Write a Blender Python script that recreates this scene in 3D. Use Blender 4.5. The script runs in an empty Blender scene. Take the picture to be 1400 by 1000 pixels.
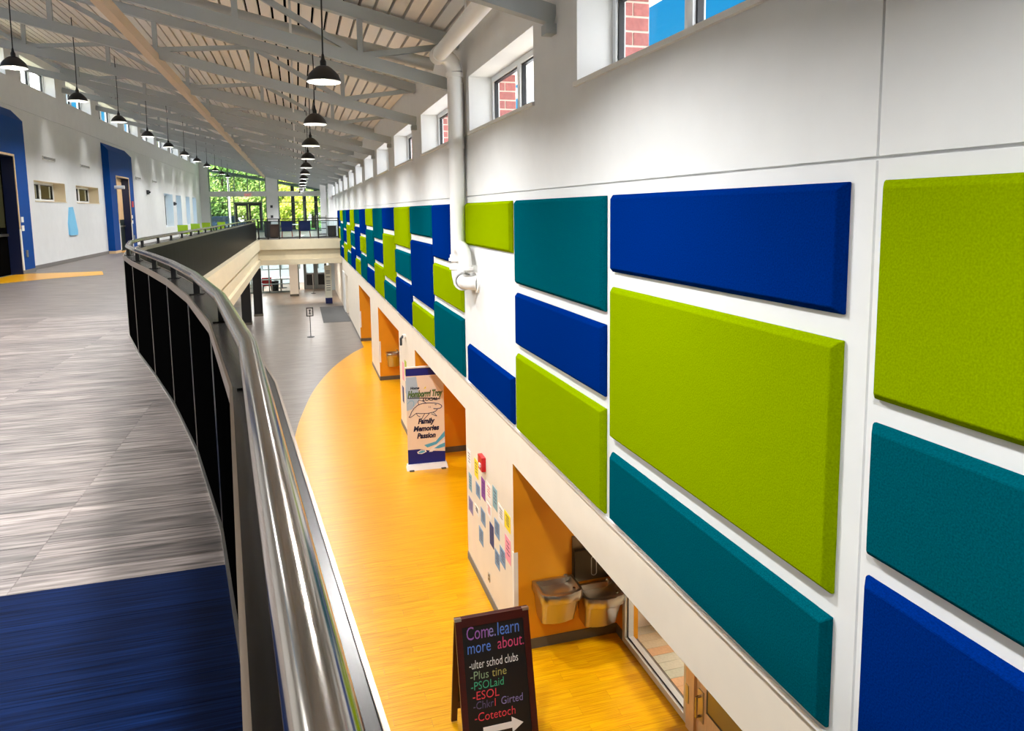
import bpy, bmesh, math, random
from mathutils import Vector, Matrix

SC = bpy.context.scene
COL = SC.collection
E0 = 5.5                     # eye height above the lower floor; all shapes below are measured from the eye level
ZF = -1.475                  # upper walkway floor
ZL = -5.5                    # lower floor
XR = 2.356                   # right wall face
XL = -7.0                    # left wall face
rnd = random.Random(7)

# ------------------------------------------------------------------ camera, view, sky, sun
def lin(c):
    return tuple(((v / 255) / 12.92 if v / 255 <= 0.04045 else ((v / 255 + 0.055) / 1.055) ** 2.4) for v in c)

yaw, pitch, roll = .2881, .1171, .0133
fw = Vector((math.sin(yaw) * math.cos(pitch), math.cos(yaw) * math.cos(pitch), -math.sin(pitch)))
rt = Vector((math.cos(yaw), -math.sin(yaw), 0)); dn = fw.cross(rt)
r2 = rt * math.cos(roll) + dn * math.sin(roll); d2 = dn * math.cos(roll) - rt * math.sin(roll)
cam_d = bpy.data.cameras.new('camera'); cam = bpy.data.objects.new('camera', cam_d); COL.objects.link(cam)
cam.matrix_world = Matrix(((r2.x, -d2.x, -fw.x, 0), (r2.y, -d2.y, -fw.y, 0), (r2.z, -d2.z, -fw.z, E0), (0, 0, 0, 1)))
cam_d.sensor_fit = 'HORIZONTAL'; cam_d.sensor_width = 36; cam_d.lens = 980.25 / 1400 * 36
cam_d.shift_y = -(500 - 402.29) / 1400; cam_d.clip_start = .05; cam_d.clip_end = 500
SC.camera = cam
SC.view_settings.view_transform = 'Standard'; SC.view_settings.look = 'None'
SC.view_settings.exposure = 0.12; SC.view_settings.gamma = 1; SC.view_settings.use_curve_mapping = False

PEND_W = 135.0
SKY_S = 1.0
w = bpy.data.worlds.new('sky'); SC.world = w; w.use_nodes = True
nt = w.node_tree; nt.nodes.clear()
def N(t, ty, **k):
    n = t.nodes.new(ty)
    for a, b in k.items(): setattr(n, a, b)
    return n
out = N(nt, 'ShaderNodeOutputWorld'); bg = N(nt, 'ShaderNodeBackground'); bg.inputs['Strength'].default_value = SKY_S
tc = N(nt, 'ShaderNodeTexCoord'); sep = N(nt, 'ShaderNodeSeparateXYZ'); nt.links.new(tc.outputs['Generated'], sep.inputs[0])
ramp = N(nt, 'ShaderNodeValToRGB'); nt.links.new(sep.outputs['Z'], ramp.inputs[0])
ramp.color_ramp.elements[0].position = 0.0; ramp.color_ramp.elements[0].color = (1.3, 1.4, 1.45, 1); ramp.color_ramp.elements[0].position = .05
ramp.color_ramp.elements[1].position = .45; ramp.color_ramp.elements[1].color = (*lin((16, 132, 212)), 1)
e_ = ramp.color_ramp.elements.new(.115); e_.color = (*lin((52, 172, 228)), 1)
mp = N(nt, 'ShaderNodeMapping'); mp.inputs['Scale'].default_value = (1, 1, 2.2); mp.inputs['Location'].default_value = (.9, 2.2, 0)
nt.links.new(tc.outputs['Generated'], mp.inputs[0])
nz = N(nt, 'ShaderNodeTexNoise'); nz.inputs['Scale'].default_value = 2.6; nz.inputs['Detail'].default_value = 7
nt.links.new(mp.outputs[0], nz.inputs['Vector'])
cr = N(nt, 'ShaderNodeValToRGB'); nt.links.new(nz.outputs[0], cr.inputs[0])
cr.color_ramp.elements[0].position = .52; cr.color_ramp.elements[0].color = (0, 0, 0, 1)
cr.color_ramp.elements[1].position = .575; cr.color_ramp.elements[1].color = (1, 1, 1, 1)
mx = N(nt, 'ShaderNodeMix', data_type='RGBA'); nt.links.new(cr.outputs[0], mx.inputs[0]); nt.links.new(ramp.outputs[0], mx.inputs[6])
mx.inputs[7].default_value = (9.0, 9.2, 9.5, 1)
nt.links.new(mx.outputs[2], bg.inputs[0]); nt.links.new(bg.outputs[0], out.inputs[0])

sd = bpy.data.lights.new('sun', 'SUN'); sd.energy = 11.0; sd.angle = .02; sd.color = (1, .96, .88)
sun = bpy.data.objects.new('sun', sd); COL.objects.link(sun); sun.location = (0, -40, 60)
sun.rotation_euler = Vector((0.0, .62, -.78)).to_track_quat('-Z', 'Y').to_euler()

def lamp(name, kind, loc, energy, color=(1, 1, 1), size=.3, parent=None, direction=(0, 0, -1), spread=None, sizey=None, spot=None):
    d = bpy.data.lights.new(name, kind); d.energy = energy; d.color = color
    if kind == 'AREA':
        d.size = size
        if sizey: d.shape = 'RECTANGLE'; d.size_y = sizey
        else: d.shape = 'DISK'
        if spread: d.spread = spread
    elif kind == 'SPOT':
        d.spot_size = spot or 1.6; d.spot_blend = .8; d.shadow_soft_size = size
    else: d.shadow_soft_size = size
    o = bpy.data.objects.new(name, d); COL.objects.link(o)
    o.location = loc if parent else (loc[0], loc[1], loc[2] + E0)
    if parent: o.parent = parent
    o.rotation_euler = Vector(direction).to_track_quat('-Z', 'Y').to_euler()
    return o

# unseen fill lamps added to brighten the lower storey under walkway and lobby
for (x, y, e) in ((-4.2, 8, 50), (-4.2, 16, 50), (-4.2, 24, 50), (-4.2, 32, 60), (-3.5, 40, 70), (0.8, 46.5, 90), (-2.5, 49.5, 70), (-3.0, 55.5, 420), (1.0, 55.5, 220)):
    lamp('lower_fill_light', 'AREA', (x, y, -2.99), e, (1, .97, .93), 1.2)
lamp('classroom_light', 'AREA', (5.6, 6.5, -3.1), 90, (1, .95, .86), 1.0)

# ------------------------------------------------------------------ materials
MATS = {}
def mat(name, rgb, rough=.5, metal=0.0, vary=0.0, scale=30.0, bump=0.0, stretch=(1, 1, 1), spec=.5, emit=0.0, coat=0.0, objrand=0.0, rgb2=None, detail=4):
    if name in MATS: return MATS[name]
    m = bpy.data.materials.new(name); m.use_nodes = True; t = m.node_tree
    b = t.nodes['Principled BSDF']; c = lin(rgb)
    b.inputs['Base Color'].default_value = (*c, 1); b.inputs['Roughness'].default_value = rough
    b.inputs['Metallic'].default_value = metal; b.inputs['Specular IOR Level'].default_value = spec
    if coat: b.inputs['Coat Weight'].default_value = coat; b.inputs['Coat Roughness'].default_value = .08
    if emit: b.inputs['Emission Color'].default_value = (*c, 1); b.inputs['Emission Strength'].default_value = emit
    if vary or bump or rgb2:
        tc = N(t, 'ShaderNodeTexCoord'); mp = N(t, 'ShaderNodeMapping'); mp.inputs['Scale'].default_value = stretch
        t.links.new(tc.outputs['Object'], mp.inputs[0])
        nz = N(t, 'ShaderNodeTexNoise'); nz.inputs['Scale'].default_value = scale; nz.inputs['Detail'].default_value = detail
        vec = mp.outputs[0]
        if objrand:
            oi = N(t, 'ShaderNodeObjectInfo'); add = N(t, 'ShaderNodeVectorMath', operation='ADD')
            mul = N(t, 'ShaderNodeMath', operation='MULTIPLY'); mul.inputs[1].default_value = 40
            t.links.new(oi.outputs['Random'], mul.inputs[0]); t.links.new(mp.outputs[0], add.inputs[0]); t.links.new(mul.outputs[0], add.inputs[1]); vec = add.outputs[0]
        t.links.new(vec, nz.inputs['Vector'])
        r = N(t, 'ShaderNodeValToRGB'); t.links.new(nz.outputs[0], r.inputs[0])
        c2 = lin(rgb2) if rgb2 else tuple(min(1, v * (1 + vary)) for v in c); c1 = c if rgb2 else tuple(v * (1 - vary) for v in c)
        r.color_ramp.elements[0].position = .32; r.color_ramp.elements[0].color = (*c1, 1)
        r.color_ramp.elements[1].position = .68; r.color_ramp.elements[1].color = (*c2, 1)
        src = r.outputs[0]
        if objrand:
            hs = N(t, 'ShaderNodeHueSaturation'); t.links.new(src, hs.inputs['Color'])
            ma = N(t, 'ShaderNodeMapRange'); ma.inputs[3].default_value = 1 - objrand; ma.inputs[4].default_value = 1 + objrand
            t.links.new(oi.outputs['Random'], ma.inputs[0]); t.links.new(ma.outputs[0], hs.inputs['Value']); src = hs.outputs[0]
        if vary or rgb2: t.links.new(src, b.inputs['Base Color'])
        if bump:
            bp = N(t, 'ShaderNodeBump'); bp.inputs['Strength'].default_value = bump; bp.inputs['Distance'].default_value = .01
            t.links.new(nz.outputs[0], bp.inputs['Height']); t.links.new(bp.outputs[0], b.inputs['Normal'])
    MATS[name] = m
    return m

def glass(name, tint=(1, 1, 1), refl=.06):
    m = bpy.data.materials.new(name); m.use_nodes = True; t = m.node_tree; t.nodes.clear()
    o = N(t, 'ShaderNodeOutputMaterial'); tr = N(t, 'ShaderNodeBsdfTransparent'); tr.inputs[0].default_value = (*tint, 1)
    g = N(t, 'ShaderNodeBsdfGlossy'); g.inputs['Roughness'].default_value = .02
    lw = N(t, 'ShaderNodeLayerWeight'); lw.inputs[0].default_value = .12
    mr = N(t, 'ShaderNodeMapRange'); mr.inputs[3].default_value = .01; mr.inputs[4].default_value = .10
    t.links.new(lw.outputs['Facing'], mr.inputs[0])
    mx = N(t, 'ShaderNodeMixShader'); t.links.new(mr.outputs[0], mx.inputs[0]); t.links.new(tr.outputs[0], mx.inputs[1]); t.links.new(g.outputs[0], mx.inputs[2])
    t.links.new(mx.outputs[0], o.inputs[0]); return m

M_wall = mat('painted_wall', (229, 230, 229), .6, vary=.02, scale=3)
M_wall2 = mat('painted_wall_cream', (238, 228, 212), .55, vary=.02, scale=3)
M_fascia = mat('fascia_plaster', (222, 208, 178), .6, vary=.03, scale=4)
M_white = mat('white_paint', (240, 240, 238), .45)
M_sill = mat('sill_white', (238, 236, 230), .4)
M_groove = mat('joint_grey', (140, 138, 134), .7)
M_deck = mat('acoustic_deck', (236, 231, 225), .7, vary=.06, scale=2, stretch=(1, .2, 1), objrand=.04)
M_slot = mat('deck_slot', (8, 8, 9), .9, spec=0)
M_steel = mat('painted_steel', (176, 183, 185), .5, vary=.03, scale=2)
M_steel_tan = mat('painted_steel_tan', (205, 184, 158), .5)
M_pipe = mat('pipe_white', (246, 246, 245), .35)
M_pipe_g = mat('pipe_grey', (205, 205, 202), .4)
M_blue = mat('felt_blue', (0, 37, 112), 1.0, vary=.16, scale=110, bump=.3, spec=.0)
M_teal = mat('felt_teal', (0, 78, 90), 1.0, vary=.16, scale=110, bump=.3, spec=.0)
M_lime = mat('felt_lime', (128, 150, 0), 1.0, vary=.14, scale=110, bump=.3, spec=.0)
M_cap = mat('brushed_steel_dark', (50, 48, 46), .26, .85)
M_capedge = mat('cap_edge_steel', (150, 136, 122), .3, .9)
M_rail = mat('polished_steel', (172, 166, 158), .14, 1.0)
M_black = mat('guard_black', (5, 5, 5), .5, spec=0)
M_blackg = mat('guard_black_gloss', (9, 8, 7), .35, vary=.3, scale=3, stretch=(1, 1, .1), bump=.3, spec=.012)
M_strip = mat('aluminium', (190, 188, 182), .3, .9)
M_plank = mat('grey_wood_plank', (70, 61, 57), .42, rgb2=(166, 154, 148), scale=4, stretch=(.8, 11, 1), objrand=.30, bump=.05, detail=6)
M_plankf = mat('grey_wood_floor', (80, 72, 68), .42, rgb2=(134, 125, 119), scale=4, stretch=(.5, 6, 1))
M_bplank = mat('blue_plank', (2, 11, 38), .6, rgb2=(11, 36, 82), scale=5, stretch=(.5, 26, 1), objrand=.16, spec=.04)
M_yplank = mat('yellow_plank', (206, 132, 0), .3, rgb2=(240, 184, 4), scale=5, stretch=(.5, 26, 1), objrand=.06)
M_yfloor = mat('yellow_floor', (212, 140, 0), .3, rgb2=(238, 180, 4), scale=5, stretch=(.4, 22, 1))
M_gfloor = mat('grey_floor', (112, 104, 98), .32, rgb2=(138, 130, 124), scale=3, stretch=(.6, 4, 1))
M_tanfloor = mat('lobby_floor_tan', (128, 108, 90), .3, rgb2=(150, 130, 110), scale=2)
M_orange = mat('alcove_orange', (226, 150, 10), .55, vary=.02, scale=3)
M_base = mat('rubber_base', (92, 86, 74), .6)
M_baseg = mat('rubber_base_grey', (120, 116, 112), .6)
M_blk = mat('black_metal', (14, 14, 15), .4)
M_shade = mat('lamp_shade_black', (30, 30, 32), .45)
M_shadein = mat('lamp_shade_inside', (245, 244, 240), .5)
M_bulb = mat('lamp_glow', (255, 250, 240), .5, emit=14)
M_navy = mat('portal_blue', (0, 66, 142), .6, vary=.03, scale=3, spec=.15)
M_dnavy = mat('jamb_navy', (0, 20, 66), .5)
M_trim = mat('wood_trim', (226, 196, 150), .5, vary=.06, scale=8)
M_cream = mat('cream_jamb', (226, 212, 184), .6)
M_lblue = mat('light_blue_board', (128, 204, 244), .5)
M_brick = mat('brick_red', (158, 96, 92), .85, vary=.15, scale=25, bump=.3, objrand=.12)
M_mortar = mat('mortar', (214, 204, 190), .9)
M_ss = mat('stainless', (186, 178, 164), .3, 1.0)
M_ssd = mat('stainless_dark', (120, 108, 88), .3, 1.0)
M_frameAl = mat('window_frame_pale', (238, 242, 245), .4)
M_gasket = mat('gasket_black', (16, 20, 26), .5)
M_dark = mat('dark_grey', (48, 50, 54), .5)
M_mull = mat('mullion_grey', (120, 132, 130), .4, .3)
M_grass = mat('lawn', (70, 130, 40), .9, vary=.3, scale=3)
M_bark = mat('bark', (70, 56, 44), .9, vary=.2, scale=12)
M_leafs = [mat('leaf_%s' % n, c, .6, vary=.25, scale=1.5) for n, c in (('mid', (140, 172, 84)), ('light', (186, 206, 118)), ('dark', (100, 140, 66)), ('yellow', (212, 216, 96)))]
M_mat = mat('entrance_mat', (92, 92, 92), .95, vary=.12, scale=120, bump=.4)
M_red = mat('alarm_red', (200, 20, 30), .4)
M_mahog = mat('mahogany', (64, 14, 12), .35, vary=.15, scale=10, stretch=(1, 1, 8))
M_slate = mat('blackboard', (10, 10, 11), .55)
M_glass = glass('window_glass'); M_glassd = glass('glass_tint', (.82, .88, .9))
M_limeplastic = mat('chair_lime', (160, 196, 20), .5)
M_chairblue = mat('chair_blue', (10, 34, 92), .6)
M_redwood = mat('chair_redwood', (140, 52, 26), .5)
M_olive = mat('door_glass_olive', (64, 62, 40), .3)
M_doorwood = mat('door_wood', (234, 196, 148), .45, vary=.06, scale=6, stretch=(6, 6, 1))
M_banner = mat('banner_cloth', (240, 224, 204), .7, vary=.01, scale=3)
M_bnavy = mat('banner_navy', (6, 24, 120), .6)
M_bpale = mat('banner_pale_blue', (176, 198, 216), .7)
M_bwave = mat('banner_wave_blue', (90, 178, 214), .7)
M_tile = [mat('carpet_%d' % i, c, .9, vary=.06, scale=30) for i, c in enumerate(((196, 176, 144), (182, 180, 158), (204, 160, 120), (190, 184, 162)))]
PAPER = {k: mat('paper_' + k, v, .8) for k, v in dict(white=(244, 240, 236), yellow=(250, 222, 40), teal=(140, 178, 188), blue=(128, 158, 190), purple=(140, 70, 160), mauve=(150, 140, 180), navy=(62, 70, 120), pink=(248, 160, 180), green=(176, 190, 50)).items()}

# ------------------------------------------------------------------ mesh builder
class MB:
    def __init__(s): s.v = []; s.f = []
    def add(s, vs, fs):
        n = len(s.v); s.v += [tuple(v) for v in vs]; s.f += [tuple(i + n for i in f) for f in fs]; return s
    def box(s, x0, x1, y0, y1, z0, z1):
        return s.add([(x0, y0, z0), (x1, y0, z0), (x1, y1, z0), (x0, y1, z0), (x0, y0, z1), (x1, y0, z1), (x1, y1, z1), (x0, y1, z1)],
                     [(0, 3, 2, 1), (4, 5, 6, 7), (0, 1, 5, 4), (1, 2, 6, 5), (2, 3, 7, 6), (3, 0, 4, 7)])
    def hexa(s, bot, top):
        n = len(bot)
        return s.add(list(bot) + list(top), [tuple(reversed(range(n))), tuple(range(n, 2 * n))] + [(i, (i + 1) % n, n + (i + 1) % n, n + i) for i in range(n)])
    def prism(s, poly, a, b, axis='z'):
        def P(u, v, t): return {'z': (u, v, t), 'y': (u, t, v), 'x': (t, u, v)}[axis]
        return s.hexa([P(u, v, a) for u, v in poly], [P(u, v, b) for u, v in poly])
    def bar(s, p, q, wx, wy, up=(0, 0, 1)):
        p, q = Vector(p), Vector(q); d = (q - p).normalized(); u = Vector(up)
        if abs(d.dot(u)) > .98: u = Vector((0, 1, 0))
        a = d.cross(u).normalized() * wx / 2; b = a.cross(d).normalized() * wy / 2
        return s.hexa([p - a - b, p + a - b, p + a + b, p - a + b], [q - a - b, q + a - b, q + a + b, q - a + b])
    def tube(s, path, r, n=12, caps=True):
        path = [Vector(p) for p in path]; rings = []; prev = None
        for i, p in enumerate(path):
            d = ((path[min(i + 1, len(path) - 1)] - path[max(i - 1, 0)])).normalized()
            if prev is None:
                u = Vector((0, 0, 1)) if abs(d.z) < .9 else Vector((0, 1, 0))
                a = d.cross(u).normalized()
            else: a = (prev - d * prev.dot(d)).normalized()
            prev = a; b = d.cross(a); sc = 1.0
            if 0 < i < len(path) - 1:
                c = (path[i + 1] - p).normalized().dot((p - path[i - 1]).normalized()); sc = 1 / max(.5, math.sqrt((1 + c) / 2))
            rr = r[i] if isinstance(r, (list, tuple)) else r
            rings.append([p + (a * math.cos(k * 2 * math.pi / n) + b * math.sin(k * 2 * math.pi / n)) * rr for k in range(n)])
        vs = [v for g in rings for v in g]; fs = []
        for i in range(len(rings) - 1):
            for k in range(n): fs.append((i * n + k, i * n + (k + 1) % n, (i + 1) * n + (k + 1) % n, (i + 1) * n + k))
        if caps: fs += [tuple(reversed(range(n))), tuple(range((len(rings) - 1) * n, len(rings) * n))]
        return s.add(vs, fs)
    def lathe(s, prof, n=24, c=(0, 0, 0), capb=False, capt=False):
        vs = [(c[0] + r * math.cos(k * 2 * math.pi / n), c[1] + r * math.sin(k * 2 * math.pi / n), c[2] + z) for r, z in prof for k in range(n)]; fs = []
        for i in range(len(prof) - 1):
            for k in range(n): fs.append((i * n + k, i * n + (k + 1) % n, (i + 1) * n + (k + 1) % n, (i + 1) * n + k))
        if capb: fs.append(tuple(reversed(range(n))))
        if capt: fs.append(tuple(range((len(prof) - 1) * n, len(prof) * n)))
        return s.add(vs, fs)
    def mesh(s, name, m, smooth=False):
        me = bpy.data.meshes.new(name); me.from_pydata(s.v, [], s.f); me.materials.append(m); me.update()
        if smooth:
            me.polygons.foreach_set('use_smooth', [True] * len(me.polygons))
            me.set_sharp_from_angle(angle=math.radians(35))
        return me
    def build(s, name, m, parent=None, loc=(0, 0, 0), smooth=False, label=None):
        return place(name, s.mesh(name, m, smooth), parent, loc, label)

def place(name, me, parent=None, loc=(0, 0, 0), label=None):
    o = bpy.data.objects.new(name, me); COL.objects.link(o)
    o.location = loc if parent else (loc[0], loc[1], loc[2] + E0)
    if parent: o.parent = parent
    if label: o['label'] = label
    return o
def tag(o, label=None, cat=None, group=None, kind=None):
    for k, v in (('label', label), ('category', cat), ('group', group), ('kind', kind)):
        if v: o[k] = v
    return o
def thing(name, label, cat, loc=(0, 0, 0), group=None, rz=0):
    o = bpy.data.objects.new(name, None); COL.objects.link(o); o.location = (loc[0], loc[1], loc[2] + E0); o.rotation_euler.z = rz
    o.empty_display_size = .2
    return tag(o, label, cat, group)
def struct(name, mb, m, smooth=False):
    return tag(mb.build(name, m, None, (0, 0, 0), smooth), kind='structure')
def text_mesh(txt, size, m, depth=.002, shear=0, align='CENTER', offset=0):
    cu = bpy.data.curves.new('lettering', 'FONT'); cu.body = txt; cu.size = size; cu.align_x = align; cu.extrude = depth; cu.shear = shear; cu.offset = offset
    cu.resolution_u = 3
    o = bpy.data.objects.new('lettering', cu); COL.objects.link(o)
    dg = bpy.context.evaluated_depsgraph_get(); me = bpy.data.meshes.new_from_object(o.evaluated_get(dg))
    bpy.data.objects.remove(o); bpy.data.curves.remove(cu); me.materials.clear(); me.materials.append(m); return me
def lettering(txt, size, m, parent, loc, rot, shear=0, align='CENTER', sx=1, offset=0, name='lettering'):
    o = place(name, text_mesh(txt, size, m, shear=shear, align=align, offset=offset), parent, loc)
    o.rotation_euler = rot; o.scale.x = sx; return o
ORD = ['first', 'second', 'third', 'fourth', 'fifth', 'sixth', 'seventh', 'eighth', 'ninth', 'tenth', 'eleventh', 'twelfth', 'thirteenth', 'fourteenth', 'fifteenth', 'sixteenth', 'seventeenth', 'eighteenth', 'nineteenth', 'twentieth']
def ordn(i): return ORD[i] if i < len(ORD) else ORD[-1]

YG = 60.0      # far glass wall
YB = 42.8      # edge of the bridge
P_TR = 4.02    # bay
def roof(x): return 2.52 + .24 * (XR - x)

# ------------------------------------------------------------------ right wall
wall = MB()
ZT = -2.545
Y0, Y1 = -9.0, 62.0
def wbox(y0, y1, z0, z1, x0=XR, x1=XR + .40): wall.box(x0, x1, y0, y1, z0, z1)
seam = 2.50
wins = [(5.90 + P_TR * k - 2.84, 5.90 + P_TR * k) for k in range(-3, 14)]
def no_seam(z0, z1, x=XR):
    wbox(Y0, seam - .007, z0, z1); wbox(seam + .007, Y1, z0, z1); wbox(seam - .01, seam + .01, z0, z1, XR + .02, XR + .03)
no_seam(ZT, .188)
wbox(Y0, Y1, .188, .205, XR + .02, XR + .40)
no_seam(.205, 1.08)
ys = [Y0] + [v for a in wins for v in a] + [Y1]
for i in range(0, len(ys), 2): wbox(ys[i], ys[i + 1], 1.08, 1.835)
wbox(Y0, Y1, 1.835, 2.9)
wall_right = struct('wall_right', wall, M_wall)
# lower storey wall with its alcoves
alc = [(2.6, 8.06, 'd'), (10.62, 15.66, 'c'), (18.3, 23.3, 'b'), (25.9, 30.8, 'a')]
XB = 3.75
low = MB(); XQ = XR + .012
low.box(XQ, XQ + .3, Y0, Y1, -3.06, ZT - .035)
edges = [Y0] + [v for a in alc for v in a[:2]] + [38.0]
for i in range(0, len(edges), 2): low.box(XQ, XQ + .3, edges[i], edges[i + 1], ZL, -3.06)
low.box(XQ, XQ + .3, 38.0, 39.9, -3.35, -3.06); low.box(XQ, XQ + .3, 39.9, Y1, ZL, -3.06); low.box(XQ + .28, XQ + .3, 38, 39.9, ZL, -3.06)
wall_lower = struct('wall_lower', low, M_wall2)
tr = MB().box(XR - .012, XR + .02, Y0, YB, ZT - .035, ZT); struct('trim_1', tr, mat('trim_silver', (244, 244, 246), .3, .1))
for k, (a, b, _) in enumerate(alc):
    m = MB()
    m.box(XQ + .001, XB + .2, b - .003, b + .15, ZL, -3.06)          # far side wall, faces the camera
    m.box(XQ + .3, XB + .2, a - .15, a, ZL, -3.06)
    if k == 0: m.box(XB, XB + .2, 7.84, b, ZL, -3.06); m.box(XB, XB + .2, a, 6.1, -3.3, -3.06); m.box(XB, XB + .2, a, 4.9, ZL, -3.3)
    else: m.box(XB, XB + .2, a, b, ZL, -3.06)
    m.box(XQ + .3, XB + .2, a, b, -3.1, -3.05)
    struct('wall_alcove', m, M_orange)
    bs = MB(); bs.box(XQ + .0, XB, b - .015, b - .003, ZL, ZL + .13); bs.box(XB - .012, XB, (7.84 if k == 0 else a), b - .012, ZL, ZL + .13)
    struct('baseboard_alcove', bs, M_base)
    jf = MB().box(XQ - .006, XQ + .05, b - .008, b + .05, ZL + .6, ZL + 1.3)
    struct('trim_%d' % (k + 2), jf, M_white)
bs = MB()
for i in range(2, len(edges), 2): bs.box(XQ - .012, XQ, edges[i], edges[i + 1], ZL, ZL + .12)
struct('baseboard_right', bs, M_baseg)

struct('wall_back', MB().box(XL - .5, XB + .4, Y0 - .3, Y0, ZL - .3, 5.4), M_wall)

# clerestory windows of the right wall
def make_window(k, y0, y1, z0, z1, xf, sgn, gl=None):
    """frame set back from the wall face; sgn +1 for the right wall, -1 for the left one"""
    fr = MB(); t = .07
    X = lambda a, b: (xf + sgn * a, xf + sgn * b) if sgn > 0 else (xf + sgn * b, xf + sgn * a)
    x0, x1 = X(0, .09)
    fr.box(x0, x1, y0, y0 + t, z0, z1); fr.box(x0, x1, y1 - t, y1, z0, z1); fr.box(x0, x1, y0 + t, y1 - t, z0, z0 + t); fr.box(x0, x1, y0 + t, y1 - t, z1 - t, z1)
    o = tag(fr.build('window_%d' % k, M_frameAl), kind='structure')
    ym = y1 - 1.28
    MB().box(x0 - .005, x1 + .005, ym - .055, ym + .055, z0 + t, z1 - t).build('mullion', M_frameAl, o)
    for (a, b) in ((y0 + t, ym - .055), (ym + .055, y1 - t)):
        g = MB(); e = .022; xa, xb = X(.02, .07)
        g.box(xa, xb, a, a + e, z0 + t, z1 - t); g.box(xa, xb, b - e, b, z0 + t, z1 - t); g.box(xa, xb, a + e, b - e, z0 + t, z0 + t + e); g.box(xa, xb, a + e, b - e, z1 - t - e, z1 - t)
        sash = g.build('gasket', M_gasket, o)
        xa, xb = X(.04, .048)
        MB().box(xa, xb, a + e, b - e, z0 + t + e, z1 - t - e).build('pane', gl or M_glass, sash)
    return o
brick_full = MB().box(0, .246, -.01, 0, 0, .104).mesh('brick', M_brick)
brick_a = MB().box(0, .09, -.01, 0, 0, .104).mesh('brick', M_brick)
brick_b = MB().box(0, .144, -.01, 0, 0, .104).mesh('brick', M_brick)
for k, (a, b) in enumerate(wins):
    o = make_window(k + 1, a, b, 1.08, 1.835, XR + .33, 1)
    s = MB().box(XR - .03, XR + .33, a - .03, b + .03, 1.045, 1.084).build('sill', M_sill, o)
    if 3 <= k < 7:      # the brick pier outside the far jamb
        MB().box(XR + .42, XR + .68, b + .004, b + 1.15, .6, 2.0).build('pier', M_mortar, o)
        for c in range(8):
            z = .92 + c * .124
            if c % 2: place('brick', brick_full, o, (XR + .424, b + .004, z))
            else: place('brick', brick_a, o, (XR + .424, b + .004, z)); place('brick', brick_b, o, (XR + .530, b + .004, z))
st = MB()
for k, (a, b) in enumerate(wins[7:]): st.box(XR + .42, XR + .68, b, b + 1.15, .6, 1.9)
struct('wall_brick_piers', st, M_brick)
sf = MB().box(XR + .40, XR + .92, Y0, Y1, 1.88, 1.98); struct('trim_soffit', sf, M_white)

# acoustic felt panels
def felt(y0, y1, z0, z1, m, label):
    t, c, x = .056, .032, XR
    xb, xm, xf = x - .001, x - .02, x - t
    ring = lambda xx, i: [(xx, y0 + i, z0 + i), (xx, y1 - i, z0 + i), (xx, y1 - i, z1 - i), (xx, y0 + i, z1 - i)]
    vs = ring(xb, 0) + ring(xm, 0) + ring(xf, c)
    fs = [(0, 1, 2, 3), (11, 10, 9, 8)] + [(k * 4 + i, k * 4 + 4 + i, k * 4 + 4 + (i + 1) % 4, k * 4 + (i + 1) % 4) for k in (0, 1) for i in range(4)]
    o = MB().add(vs, fs)
    me = o.mesh('acoustic_panel', m); bm = bmesh.new(); bm.from_mesh(me); bmesh.ops.recalc_face_normals(bm, faces=bm.faces)
    bmesh.ops.bevel(bm, geom=[e for e in bm.edges], offset=.004, segments=1, affect='EDGES'); bm.to_mesh(me); bm.free()
    return tag(place('acoustic_panel', me), label, 'wall panel', 'felt acoustic panels on the right wall')
P242 = [(.103, -.49), (-.61, -1.825), (-1.945, -2.51)]
P323 = [(.102, -.825), (-.93, -1.525), (-1.625, -2.52)]
CN = {'L': ('lime green', M_lime), 'T': ('teal', M_teal), 'B': ('royal blue', M_blue)}
SEQ = ['LTB', 'BLT', 'TBL', 'L-B', 'BLT', 'TBL', 'LTB']
cols = [(-.05, 2.437), (2.639, 5.12), (5.252, 7.685), (7.845, 10.12)] + [(10.50 + 2.6226 * (i - 3), 12.80 + 2.6226 * (i - 3)) for i in range(3, 16)]
cols[4] = (10.45, 12.78)
PN = ['top', 'middle', 'bottom']
for ci, (a, b) in enumerate(cols):
    seq = SEQ[ci] if ci < 4 else ('BLT', 'TBL', 'LTB')[(ci - 4) % 3]
    pat = P323 if ci % 2 == 0 else P242
    if ci > 4: a = cols[ci - 1][1] + .16
    for pi, ch in enumerate(seq):
        if ch == '-': continue
        nm, mm = CN[ch]
        wd = 'wide' if (ci % 2 == 1 and pi != 1) else ('large' if ci % 2 == 1 else ('low' if pi == 1 else 'tall'))
        if ci < 17: lab = '%s %s felt panel, %s of the %s panel column from the right edge' % (wd, nm, PN[pi], ordn(ci))
        felt(a, b, pat[pi][1], pat[pi][0], mm, lab)

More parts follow.
